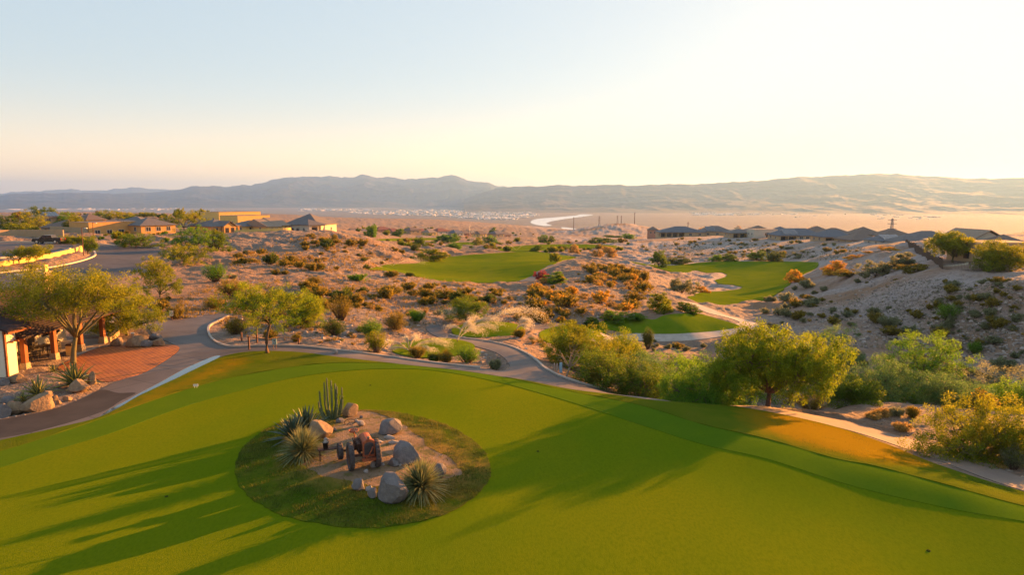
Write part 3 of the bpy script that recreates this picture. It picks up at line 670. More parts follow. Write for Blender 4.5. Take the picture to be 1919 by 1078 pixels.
def shrub(name, label, loc, h, rx, leaf='creo', nst=26, nleaf=34, ll=.10, lw=.04, seed=1, group=None, ry=None, parts=True, dens=3, droop=-.2, cr=.16, cat='shrub', dome=.55, flowers=None, rz=0):
    g = np.random.default_rng(seed); ry = ry or rx
    root = thing(name, label, cat, loc, rz, group) if parts else None
    a = g.random(nst)*2*math.pi; q = np.sqrt(g.random(nst))
    hx = rx*q*np.cos(a)*(.8+.4*g.random(nst)); hy = ry*q*np.sin(a)*(.8+.4*g.random(nst))
    hz = h*np.sqrt(np.clip(1-(q*.95)**2, .05, 1))**dome*(.72+.38*g.random(nst))
    st = MB(); C = []; cl = []
    for i in range(nst):
        b = (hx[i]*.12, hy[i]*.12, -.08)
        p = curve_pts(b, (hx[i], hy[i], hz[i]), g, .12, 6, .05)
        st.tube(p, np.linspace(.012+.012*h, .004, 6), 4, cap=False)
        tone = np.clip(.5+.25*g.normal(), 0, 1)
        for k in range(dens):
            tt = .38+.62*(k+g.random())/dens; j = min(int(tt*5), 4); f = tt*5-j
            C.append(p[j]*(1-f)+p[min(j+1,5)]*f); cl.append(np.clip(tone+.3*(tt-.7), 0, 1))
    C = np.array(C); cl = np.array(cl)
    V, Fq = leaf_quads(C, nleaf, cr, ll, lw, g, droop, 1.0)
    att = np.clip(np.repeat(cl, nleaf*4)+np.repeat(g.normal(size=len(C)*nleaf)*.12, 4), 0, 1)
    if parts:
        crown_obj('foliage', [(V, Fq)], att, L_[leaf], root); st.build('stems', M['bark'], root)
        if flowers:
            tops = C[C[:,2] > h*.45]; v2 = leaf_quads(tops, 10, cr*1.2, .09, .07, g, -.5)
            crown_obj('bloom', [v2], np.repeat(g.random(len(tops)*10), 4), L_[flowers], root)
        return root
    sv = np.array([tuple(v) for v in st.v]); b = len(V)
    Fc = np.concatenate([Fq, np.array(st.f)+b])
    o = mesh_obj(name, np.concatenate([V, sv]), Fc, [L_[leaf], M['bark']], None, False, np.r_[np.zeros(len(Fq), int), np.ones(len(st.f), int)])
    at = o.data.attributes.new('clump', 'FLOAT', 'POINT'); at.data.foreach_set('value', np.r_[att, np.full(b*0+len(sv), .5)].astype(np.float32))
    return o
def dist(p): return math.hypot(p.x, p.y)
def size_px(p, w): return w*math.hypot(p.x, p.y)/F*.985
def hgt(p, py_top):
    """height of a thing standing at p whose top shows at photo row py_top"""
    a = (py_top-CY)/F; t = (SP+a*CP)/(CP-a*SP); return CAMH - t*p.y - p.z
# ---- the trees one can tell apart
def T(name, label, foot, x0, x1, top, **k):
    p = S(*foot); sc = p.y/F
    h = hgt(p, top)
    rx = (x1-x0)/2*sc*1.08; offx = ((x0+x1)/2-foot[0])*sc
    return tree(name, label, p, h, rx, k.pop('ry', rx*.9), off=(offx, k.pop('offy', 0)), **k)
def near(px, x, y, name, label, w, top, **k):
    """at a known place in the wash (hidden foot)"""
    z = detail_at(x, y); p = Vector((x, y, z-.1)); return tree(name, label, p, hgt(p, top), w*y/F/2*1.15, **k)
T('palo_verde_tree', 'large airy palo verde tree in front of the clubhouse patio posts', (137,682), 26, 262, 496, base=.47, trunk_r=.17, leaf='pv', nclump=300, nleaf=90, cr=.62, ll=.17, lw=.036, droop=.3, seed=11, lobes=9, bark='barkg', fork=.26, ry=3.2, lean=(.12,.1))
T('palo_verde_tree', 'yellow-flecked bushy palo verde behind the boulders at the paved plaza', (238,628), 170, 302, 536, base=.10, trunk_r=.12, leaf='pv', nclump=240, nleaf=90, cr=.5, ll=.15, lw=.04, droop=.4, seed=12, lobes=8, bark='barkg', fork=.12)
T('mesquite_tree', 'slender green tree with a leaning dark trunk beside the post-and-rope rail', (502,663), 421, 572, 533, base=.40, trunk_r=.11, leaf='wil', nclump=190, nleaf=90, cr=.42, ll=.13, lw=.035, droop=.5, seed=13, lobes=8, fork=.42, lean=(.12,0))
T('palo_verde_tree', 'rounded bushy green tree just behind the slender leaning tree', (575,612), 528, 606, 549, base=.06, trunk_r=.11, leaf='wil', nclump=200, nleaf=80, cr=.45, ll=.14, lw=.04, droop=.5, seed=14, lobes=7, fork=.1, bark='barkg')
T('mesquite_tree', 'dark round mesquite tree above the sprinklers at the middle tee', (874,606), 841, 912, 557, base=.22, trunk_r=.13, leaf='mes', nclump=150, nleaf=80, cr=.45, ll=.13, lw=.045, seed=15, lobes=7, fork=.2, droop=.1)
near(0, (1090-960)/1280*58, 56, 'palo_verde_tree', 'broad feathery palo verde behind the pale forked dead tree', 140, 612, base=.12, trunk_r=.10, leaf='pv', nclump=260, nleaf=95, cr=.48, ll=.14, lw=.03, droop=.6, seed=16, lobes=9, bark='barkp', fork=.15, ry=2.6)
near(0, (1158-960)/1280*62, 60, 'palo_verde_tree', 'green tree with a rounded top standing behind the feathery palo verde', 84, 617, base=.2, trunk_r=.12, leaf='wil', nclump=200, nleaf=85, cr=.5, ll=.14, lw=.04, droop=.4, seed=17, lobes=7, bark='barkg', fork=.2)
near(0, (1215-960)/1280*54, 52, 'mesquite_tree', 'dull grey-green mesquite filling the wash between two brighter trees', 108, 657, base=.1, trunk_r=.12, leaf='blue', nclump=220, nleaf=85, cr=.45, ll=.11, lw=.035, seed=18, lobes=7, fork=.12)
near(0, (1128-960)/1280*52, 50, 'mesquite_tree', 'shadowed dark mesquite low in the wash below the feathery palo verde', 110, 655, base=.05, trunk_r=.1, leaf='mes', nclump=160, nleaf=80, cr=.45, ll=.12, lw=.04, seed=19, lobes=6, fork=.1)
near(0, (1308-960)/1280*46, 44.5, 'willow_tree', 'dense fine-leaved green willow with drooping skirts at the lawn edge', 152, 662, base=.05, trunk_r=.14, leaf='grn', nclump=340, nleaf=95, cr=.5, ll=.16, lw=.03, droop=1.0, seed=20, lobes=9, fork=.1)
near(0, 16.6, 43.3, 'willow_tree', 'tallest golden-green willow with a curving dark trunk by the dirt path', 236, 612, off=(.9,0), base=.16, trunk_r=.16, leaf='wil', nclump=420, nleaf=95, cr=.48, ll=.16, lw=.036, droop=1.0, seed=21, lobes=11, fork=.2, lean=(.15,0), ry=3.6)
near(0, (1722-960)/1280*60, 58, 'mesquite_tree', 'bright green mesquite with a flat wide crown at the foot of the bare slope', 146, 632, base=.3, trunk_r=.13, leaf='grn', nclump=240, nleaf=85, cr=.45, ll=.13, lw=.04, seed=22, lobes=8, fork=.18)
near(0, (1640-960)/1280*53, 51, 'palo_verde_tree', 'dull blue-green palo verde mound beside the tallest willow', 112, 662, base=.08, trunk_r=.12, leaf='blue', nclump=240, nleaf=85, cr=.5, ll=.13, lw=.03, seed=23, lobes=7, bark='barkg', fork=.12)
near(0, (1775-960)/1280*51, 49.5, 'palo_verde_tree', 'feathery bluish palo verde below the flat wide mesquite', 118, 700, base=.05, trunk_r=.1, leaf='blue', nclump=220, nleaf=85, cr=.45, ll=.12, lw=.028, seed=24, lobes=7, bark='barkg', fork=.1)
near(0, (1565-960)/1280*70, 68, 'palo_verde_tree', 'hazy grey-green palo verde on the slope behind the tallest willow', 92, 614, base=.08, trunk_r=.12, leaf='blue', nclump=170, nleaf=80, cr=.5, ll=.14, lw=.035, seed=25, lobes=7, bark='barkg', fork=.1)
near(0, (1870-960)/1280*58, 56, 'desert_willow', 'wide tangle of grey brush along the foot of the bare slope', 170, 672, base=.05, trunk_r=.08, leaf='grey', nclump=240, nleaf=75, cr=.5, ll=.13, lw=.035, seed=26, lobes=10, fork=.08, cat='shrub')
for i_, (px_, y_, w_, tp_, lf_, lb_) in enumerate([(1250,57,96,668,'grn','bright green mesquite at the far side of the wash behind the drooping willow'),(1196,49,100,690,'mes','low dark mesquite thicket at the mouth of the wash'),(1392,55,124,652,'grn','fresh green mesquite showing between the two big willows'),
  (1480,60,150,646,'mes','deep green mesquite mass directly behind the tallest willow'),(1690,55,112,694,'grn','green mesquite filling the hollow below the flat wide crown'),(1600,47.5,90,704,'mes','dark mesquite under the outer skirt of the tallest willow'),
  (1838,53,130,712,'blue','soft bluish palo verde between the grey tangle and the golden bush'),(1756,63,120,676,'grey','grey brush mound directly behind the flat wide mesquite'),(1905,50,120,708,'grn','green mesquite at the frame edge above the golden bush')]):
    near(0, (px_-960)/1280*y_*1.03, y_, 'mesquite_tree' if lf_ != 'blue' else 'palo_verde_tree', lb_, w_, tp_, base=.05, trunk_r=.1, leaf=lf_, nclump=170, nleaf=80, cr=.46, ll=.14, lw=.038, droop=.3, seed=60+i_, lobes=7, fork=.1)
T('palo_verde_tree', 'big golden-topped palo verde bush where the dirt path leaves the frame', (1840,858), 1722, 1985, 737, base=.04, trunk_r=.12, leaf='pv', nclump=420, nleaf=95, cr=.4, ll=.12, lw=.03, droop=-.3, seed=27, lobes=11, bark='barkg', fork=.06, ry=2.2)
T('palo_verde_tree', 'yellow-green palo verde rising behind the dark yard fence', (1785,497), 1744, 1816, 438, base=.28, trunk_r=.16, leaf='pv', nclump=170, nleaf=70, cr=.7, ll=.26, lw=.07, seed=28, lobes=7, bark='barkg', fork=.2)
T('palo_verde_tree', 'wide yellow-green palo verde hiding the tan house front', (1868,508), 1829, 1908, 447, base=.10, trunk_r=.16, leaf='pv', nclump=210, nleaf=70, cr=.65, ll=.24, lw=.07, seed=29, lobes=8, bark='barkg', fork=.12)
def deadtree(name, label, px, py, top, seed, spread=.6):
    p = S(px, py); h = hgt(p, top); g = np.random.default_rng(seed); t = MB()
    fk = np.array([.12*h, 0, h*.36]); t.tube(curve_pts((0,0,-.15), fk, g, .08, 5), np.linspace(.085, .06, 5), 7)
    for i in range(6):
        a = i*1.05+g.random(); e = fk+np.array([math.cos(a)*spread*h*.55, math.sin(a)*spread*h*.4, h*(.3+.34*g.random())]); q = curve_pts(fk, e, g, .2, 6); t.tube(q, np.linspace(.045, .014, 6), 5)
        for _ in range(4):
            k = q[2+int(g.integers(0, 3))]; t.tube(curve_pts(k, k+g.normal(size=3)*.2*h*np.array([1,1,.6])+np.array([0,0,.12*h]), g, .2, 4), np.linspace(.018, .006, 4), 4)
    root = thing(name, label, 'tree', p); t.build('trunk', M['barkp'], root, True); return root
deadtree('dead_tree', 'pale forked bare tree beside the blue marker post', 1060, 708, 650, 5)
deadtree('dead_tree', 'small dark bare twig bush alone low on the grey slope', 1790, 655, 640, 6, 1.2)
# ---- upper left trees
UL = [('palo_verde_tree','olive bushy palo verde standing beside the bend of the asphalt road',(300,558),262,336,479,.05,'pv',160),
 ('palo_verde_tree','yellowish palo verde between the road bend and the green thicket',(345,498),305,398,458,.05,'pv',130),
 ('mesquite_tree','fresh green mesquite in front of the adobe house corner',(362,470),322,400,424,.05,'grn',150),
 ('mesquite_tree','darker green mesquite at the end of the thicket by the gabled porch house',(408,470),388,434,432,.05,'mes',110),
 ('palo_verde_tree','tall airy tree rising behind the adobe house roof',(345,436),304,388,395,.25,'pv',130),
 ('mesquite_tree','dark low mesquite hedging the road in front of the adobe house',(255,464),222,292,436,.02,'mes',120),
 ('palo_verde_tree','tall yellow-green tree beside the brown-roofed house behind the pickup',(150,436),126,166,399,.15,'pv',110),
 ('mesquite_tree','dark tree shading the wall beside the brown-roofed house',(132,437),120,146,416,.05,'dark',70),
 ('palo_verde_tree','round yellow tree leaning over the tan garden wall',(38,440),10,64,418,.1,'pv',110),
 ('mesquite_tree','dark green tree at the edge of the frame behind the garden wall',(8,432),-22,26,402,.1,'mes',100),
 ('palo_verde_tree','bright tall tree above the garden wall beside the solar-roof house',(58,432),30,84,392,.1,'pv',120),
 ('palo_verde_tree','pale grey-green palo verde behind the round yellow tree',(70,428),46,86,406,.1,'grey',90),
 ('mesquite_tree','dark dense tree crown behind the solar-panel roof',(84,412),64,106,388,.2,'mes',90),
 ('mesquite_tree','low green tree in front of the solar-panel roof',(118,420),104,136,398,.1,'grn',80),
 ('palo_verde_tree','line of pale yellow-green crowns beyond the adobe house',(205,412),172,250,394,.1,'pv',120),
 ('palo_verde_tree','small golden tree beyond the adobe house roof ridge',(270,410),256,290,398,.1,'pv',60),
 ('palo_verde_tree','spreading yellow-green tree with thin trunk beside the yellow retaining wall',(36,500),22,86,461,.30,'pv',110),
 ('creosote_bush','dark bushy shrub next to the spreading tree above the retaining wall',(78,478),64,92,466,.02,'dark',60),
 ('palo_verde_tree','slim young tree at the tip of the retaining wall',(165,478),158,180,446,.2,'mes',60),
 ('palo_verde_tree','yellowish bush behind the pickup at the parking corner',(148,458),118,172,440,.02,'pv',100),
 ('palo_verde_tree','small yellow bush behind the pickup cab',(92,444),76,106,432,.02,'pv',60),
 ('cypress_tree','narrow dark green cypress beside the gabled porch house',(456,432),451,461,417,.02,'dark',50),
 ('cypress_tree','round bright green young tree between the gabled porch house and striped gables',(472,431),466,479,418,.05,'redl',50)]
for i, (nm, lb, b, x0, x1, tp, bs, lf, nc) in enumerate(UL):
    p = S(*b); q = p.y/130
    T(nm, lb, b, x0, x1, tp, base=bs, trunk_r=.12*q**.5, leaf=lf, nclump=nc, nleaf=60, cr=.55*q**.6, ll=.2*q**.6, lw=.07*q**.6, seed=100+i, lobes=6, bark='barkg' if nm[0] == 'p' else 'bark', fork=max(.06, bs*.7), cat='shrub' if 'bush' in nm else 'tree')
# ---- middle distance trees
MD = [('mesquite_tree','round green tree beside the red-roofed house on the far rise',(695,444),680,706,418,'grn'),
 ('mesquite_tree','low spreading tree in front of the red-roofed house',(745,444),730,762,430,'mes'),
 ('mesquite_tree','dark tree by the shaded wash below the far rise',(785,465),770,797,445,'mes'),
 ('mesquite_tree','second dark bush lower in the shaded wash',(776,472),766,786,456,'dark'),
 ('palo_verde_tree','wide yellow-green thicket at the near end of the fairway',(808,490),775,846,468,'pv'),
 ('mesquite_tree','green tree pair beside the small far green',(838,456),822,860,440,'grn'),
 ('mesquite_tree','green bush below the tree pair at the small far green',(850,468),832,864,453,'grn'),
 ('mesquite_tree','round tree near the far sprinkler plume',(918,456),904,932,442,'grn'),
 ('palo_verde_tree','yellow-green bush between the far sprinkler plume and the round tree',(896,460),884,906,446,'pv'),
 ('mesquite_tree','clipped round tree beside the farthest fairway, nearest of a pair',(1018,456),1007,1029,441,'grn'),
 ('mesquite_tree','darker round tree of the pair beside the farthest fairway',(1034,456),1027,1042,442,'mes'),
 ('palo_verde_tree','tall dark tree behind the far terrace houses',(922,440),912,930,427,'mes'),
 ('mesquite_tree','dark green tree at the foot of the shaded ridge',(1234,501),1218,1252,470,'mes'),
 ('mesquite_tree','low round bush on the fairway edge below the shaded ridge',(1268,496),1252,1298,482,'dark'),
 ('mesquite_tree','pale green bush by the fairway under the ridge houses',(1342,490),1328,1354,475,'grn'),
 ('mesquite_tree','green bush next to the pale one on the back of the fairway',(1366,490),1353,1388,477,'mes'),
 ('mesquite_tree','twin-topped dark bush at the back of the fairway',(1418,489),1400,1438,470,'mes'),
 ('mesquite_tree','broad dark bush at the fairway corner below the ridge houses',(1450,491),1436,1468,470,'dark'),
 ('palo_verde_tree','golden bush between the ridge house with arcades and its neighbour',(1318,441),1304,1334,426,'gold'),
 ('palo_verde_tree','small golden tree behind the ridge houses with solar roofs',(1382,430),1375,1388,423,'gold'),
 ('palo_verde_tree','small yellow tree rising behind the blue-roofed ridge house',(1524,432),1514,1534,424,'gold'),
 ('palo_verde_tree','flat-topped green tree among the brown ridge roofs',(1612,434),1600,1628,428,'pv'),
 ('palo_verde_tree','yellow-green tree on the low far wash below the dark knoll',(1178,450),1166,1192,436,'grn'),
 ('mesquite_tree','low green thicket on the far wash below the dark knoll',(1130,456),1096,1160,447,'mes'),
 ('mesquite_tree','upper green thicket on the far wash nearer the dark knoll',(1150,447),1124,1168,441,'mes'),
 ('mesquite_tree','green bush in front of the farthest fairway',(1004,472),992,1022,461,'mes'),
 ('palo_verde_tree','tawny bush on the bank between the two far fairways',(1076,478),1062,1090,459,'brit'),
 ('palo_verde_tree','tall tawny bush on the crest of the orange hill',(1142,484),1130,1158,462,'brit'),
 ('palo_verde_tree','straw-coloured bush beside the tall one on the hill crest',(1120,486),1108,1132,468,'brit'),
 ('palo_verde_tree','yellow-green bush at the near end of the fairway path',(1040,492),1029,1052,474,'pv'),
 ('palo_verde_tree','broad yellow-green bush cluster on the orange hill foot',(1240,584),1212,1266,551,'pv'),
 ('mesquite_tree','dark green bush behind the long tee by the bend of the gravel path',(1290,587),1268,1314,569,'mes'),
 ('palo_verde_tree','golden bush on the slope above the broad bush cluster',(1190,570),1166,1206,545,'creo'),
 ('mesquite_tree','bright green mound of shrub behind the long tee',(1150,603),1128,1176,583,'redl'),
 ('mesquite_tree','low bright green hedge next to the mound behind the long tee',(1192,600),1172,1212,588,'redl'),
 ('mesquite_tree','dark low green shrub between the two far tees',(1108,609),1094,1130,597,'mes'),
 ('mesquite_tree','green shrub at the end of the lawn path behind the middle tee',(1072,612),1058,1090,600,'pv'),
 ('mesquite_tree','grey-green bush by the wash opposite the lit tee',(1278,548),1258,1304,524,'grey'),
 ('creosote_bush','amber bush beside the lit far tee',(1318,549),1306,1334,536,'gold'),
 ('desert_bush','lime green rounded bush beside the red-flowering shrub',(1040,532),1024,1064,511,'redl'),
 ('desert_bush','red-flowering shrub on the path bend of the orange hill',(1016,530),1004,1030,507,'red'),
 ('creosote_bush','yellow flowering bush at the corner of the long fairway',(1560,515),1534,1576,489,'gold'),
 ('creosote_bush','orange flowering bush on the crest of the grey slope',(1597,491),1580,1614,477,'gold'),
 ('creosote_bush','round amber bush on the crest below the ridge houses',(1631,482),1619,1646,471,'gold'),
 ('creosote_bush','yellow flowering bush at the end of the yard fence',(1668,474),1650,1690,462,'gold'),
 ('creosote_bush','tawny flowering bush at the tip of the long fairway',(1490,529),1472,1508,507,'gold'),
 ('creosote_bush','olive bush below the yellow flowering bush at the fairway corner',(1588,524),1560,1606,506,'creo'),
 ('creosote_bush','grey-olive bush on the grey slope below the yard fence',(1640,522),1618,1668,492,'grey'),
 ('creosote_bush','pale olive bush high on the grey slope near the fence end',(1690,504),1660,1710,474,'grey'),
 ('creosote_bush','dark olive bush against the near part of the yard fence',(1712,515),1686,1742,494,'creo')]
protos = {}
def middle(i, nm, lb, b, x0, x1, tp, lf):
    p = S(*b); sc = p.y/F; w = (x1-x0)*sc; h = max(hgt(p, tp), .5)
    if lf not in protos:
        protos[lf] = []
        for s in range(2):
            o = tree(nm, lb, (0,0,0), 3.0, 2.0, base=.04, trunk_r=.09, leaf=lf, nclump=70, nleaf=70, cr=.5, ll=.24, lw=.085, seed=300+7*s+len(protos), lobes=6, fork=.07)
            protos[lf].append([o, False])
    e = protos[lf][i % 2]; rz = random.random()*6.28
    if not e[1]:
        o = e[0]; e[1] = True; o.location = p; o.rotation_euler.z = rz; o.scale = (w/4, w/4, h/3)
    else: o = dup(e[0], p, rz, (w/4, w/4, h/3))
    o.name = nm; o['label'] = lb; o['category'] = 'tree' if 'tree' in nm else 'shrub'
for i, a in enumerate(MD): middle(i, *a)
for lf in protos:
    for e in protos[lf]:
        if not e[1]:
            for c in list(e[0].children): bpy.data.objects.remove(c)
            bpy.data.objects.remove(e[0])
# ---- shrubs near enough to be told apart
NS = [('creosote_bush','dark olive creosote beside the round green shrub above the kerb',(628,627),606,656,599,'dark'),
 ('creosote_bush','tall tawny creosote above the dark olive one on the open slope',(640,602),610,662,554,'creo'),
 ('desert_shrub','round green shrub at the foot of the open slope',(694,628),672,720,596,'grn'),
 ('creosote_bush','tall yellowish shrub at the near end of the small tee',(706,664),684,732,622,'pv'),
 ('creosote_bush','brown shrub behind the round green one on the open slope',(742,620),715,768,586,'creo'),
 ('desert_shrub','fresh green shrub rising above the brown ones near the bend of the path',(780,607),760,798,580,'grn'),
 ('creosote_bush','bushy brown shrub at the kerb in front of the small tee',(782,672),762,802,650,'creo'),
 ('creosote_bush','low dark shrub between two others at the kerb by the small tee',(812,675),800,824,664,'dark'),
 ('creosote_bush','short brown shrub second from the green one at the small tee',(834,676),822,852,657,'creo'),
 ('desert_shrub','round deep green shrub at the corner of the small tee',(876,676),850,904,648,'grn'),
 ('creosote_bush','small green tuft at the fork of the two paths',(928,688),918,940,674,'grey'),
 ('creosote_bush','golden-lit bush in front of the tall tee sprinkler',(975,640),962,988,618,'creo'),
 ('creosote_bush','rust-brown bush under the feathery palo verde by the path kerb',(1112,722),1091,1134,694,'creo'),
 ('desert_shrub','green bush touching the rust-brown one by the path kerb',(1138,722),1120,1152,690,'grn'),
 ('creosote_bush','dim grey bush at the mouth of the dark wash',(1184,728),1164,1204,694,'grey'),
 ('creosote_bush','brown bush under the skirt of the tallest willow',(1520,776),1484,1562,738,'creo'),
 ('creosote_bush','olive bush at the bare bank by the post signs',(440,626),420,470,596,'creo'),
 ('creosote_bush','small bush behind the slender leaning trunk',(508,634),493,522,618,'creo'),
 ('creosote_bush','small bush on the bank beyond the slender leaning tree',(556,640),546,564,627,'creo'),
 ('creosote_bush','green bushy shrub above the path junction',(404,530),378,432,494,'grn'),
 ('creosote_bush','spreading brown bush on the slope above the path junction',(436,558),406,466,522,'creo'),
 ('creosote_bush','round tan bush below the path junction slope',(402,580),380,424,556,'creo'),
 ('creosote_bush','brown bush with pale base beside the white box sign',(330,597),318,354,572,'creo'),
 ('creosote_bush','tawny bush on the ridge beside the tip of the bright fairway',(590,512),568,612,492,'creo'),
 ('creosote_bush','dark-green-tipped bush on the bare saddle',(672,530),654,698,514,'grn'),
 ('creosote_bush','wide low bush mid-slope above the open slope',(730,552),706,764,534,'creo'),
 ('creosote_bush','round tawny bush on the slope below the fairway',(796,562),780,812,540,'creo'),
 ('creosote_bush','tan bush on the saddle beside a pale one',(592,538),574,608,516,'creo'),
 ('creosote_bush','short bush before the fairway front edge',(734,522),722,752,508,'creo'),
 ('creosote_bush','dark round bush at the fairway front edge',(768,520),760,778,511,'dark'),
 ('creosote_bush','leafy green bush standing alone high on the grey slope',(1776,600),1752,1802,570,'grn'),
 ('creosote_bush','tall olive bush of a pair mid-slope on the grey hill',(1640,612),1622,1658,585,'creo'),
 ('creosote_bush','grey-green bush of the pair mid-slope on the grey hill',(1664,618),1646,1690,592,'grey'),
 ('creosote_bush','brown bush low on the grey slope above the flat wide mesquite',(1762,632),1744,1778,613,'creo'),
 ('creosote_bush','green-tipped bush low on the grey slope near a dead twig',(1826,664),1812,1842,641,'grn'),
 ('creosote_bush','pale gold bush at the bare bank beside the dirt path',(1652,786),1636,1672,768,'brit'),
 ('creosote_bush','small orange dry bush beside the dirt path',(1636,790),1618,1650,776,'brit'),
 ('creosote_bush','grey-olive bush on the bank beyond the dirt path',(1680,786),1664,1698,766,'grey'),
 ('creosote_bush','olive bush at the bank next to the big golden palo verde',(1708,786),1692,1722,762,'creo'),
 ('brittlebush','rust-coloured dry bush at the edge of the dirt path',(1690,812),1674,1708,794,'brit'),
 ('brittlebush','grey dead-looking bush below the big golden palo verde',(1900,880),1876,1925,836,'grey'),
 ('creosote_bush','dark fir-shaped shrub before the gravel loop of the long tee',(1214,655),1203,1226,615,'dark')]
for i, (nm, lb, b, x0, x1, tp, lf) in enumerate(NS):
    p = S(*b, .03); sc = p.y/F; w = (x1-x0)*sc/2; h = max(hgt(p, tp), .35); q = max(p.y/60, .8)
    o = shrub(nm, lb, p, h, w, lf, nst=int(30+10*w), nleaf=30, ll=.085*q**.7, lw=.036*q**.7, seed=500+i, cr=.15+.09*h, dens=4, ry=w*.85)
# ---- scattered desert scrub
def proto(nm, lf, s, **k): return shrub(nm, '', (0,0,0), 1.0, .8, lf, parts=False, seed=s, **k)
PR = {'creosote_bush': [proto('creosote_bush','creo',900+i, nst=24, nleaf=16, ll=.17, lw=.075, cr=.2) for i in range(4)] + [proto('creosote_bush','dark',910+i, nst=24, nleaf=16, ll=.17, lw=.075, cr=.2) for i in range(1)],
      'brittlebush': [proto('brittlebush','brit',920+i, nst=26, nleaf=12, ll=.15, lw=.05, cr=.17) for i in range(3)]+[proto('brittlebush','grey',930, nst=26, nleaf=14, ll=.15, lw=.055, cr=.18)],
      'sage_shrub': [proto('sage_shrub','grey',940+i, nst=24, nleaf=16, ll=.16, lw=.07, cr=.2) for i in range(2)]+[proto('sage_shrub','creo',945, nst=24, nleaf=16, ll=.16, lw=.07, cr=.2)]}
PR['distant_bush'] = [proto('distant_bush','creo',950, nst=24, nleaf=16, ll=.18, lw=.085, cr=.2), proto('distant_bush','mes',951, nst=24, nleaf=16, ll=.18, lw=.085, cr=.2), proto('distant_bush','pv',952, nst=24, nleaf=16, ll=.18, lw=.085, cr=.2)]
PR['amber_creosote'] = [proto('amber_creosote','creo',960+i, nst=24, nleaf=16, ll=.17, lw=.075, cr=.2) for i in range(3)]+[proto('amber_creosote','gold',965, nst=24, nleaf=14, ll=.16, lw=.07, cr=.2)]  # creosote bushes again, kept under a separate name
PR['dry_tuft'] = [proto('dry_tuft','brit',970+i, nst=26, nleaf=12, ll=.15, lw=.05, cr=.17) for i in range(3)]
PR['sage_tuft'] = [proto('sage_tuft','grey',990, nst=22, nleaf=12, ll=.2, lw=.08, cr=.2), proto('sage_tuft','brit',991, nst=22, nleaf=12, ll=.2, lw=.07, cr=.2)]
PR['ridge_sage'] = [proto('ridge_sage','grey',980+i, nst=24, nleaf=16, ll=.16, lw=.07, cr=.2) for i in range(2)]+[proto('ridge_sage','creo',985, nst=24, nleaf=16, ll=.16, lw=.07, cr=.2)]  # sage shrubs of the ridge, kept under another name
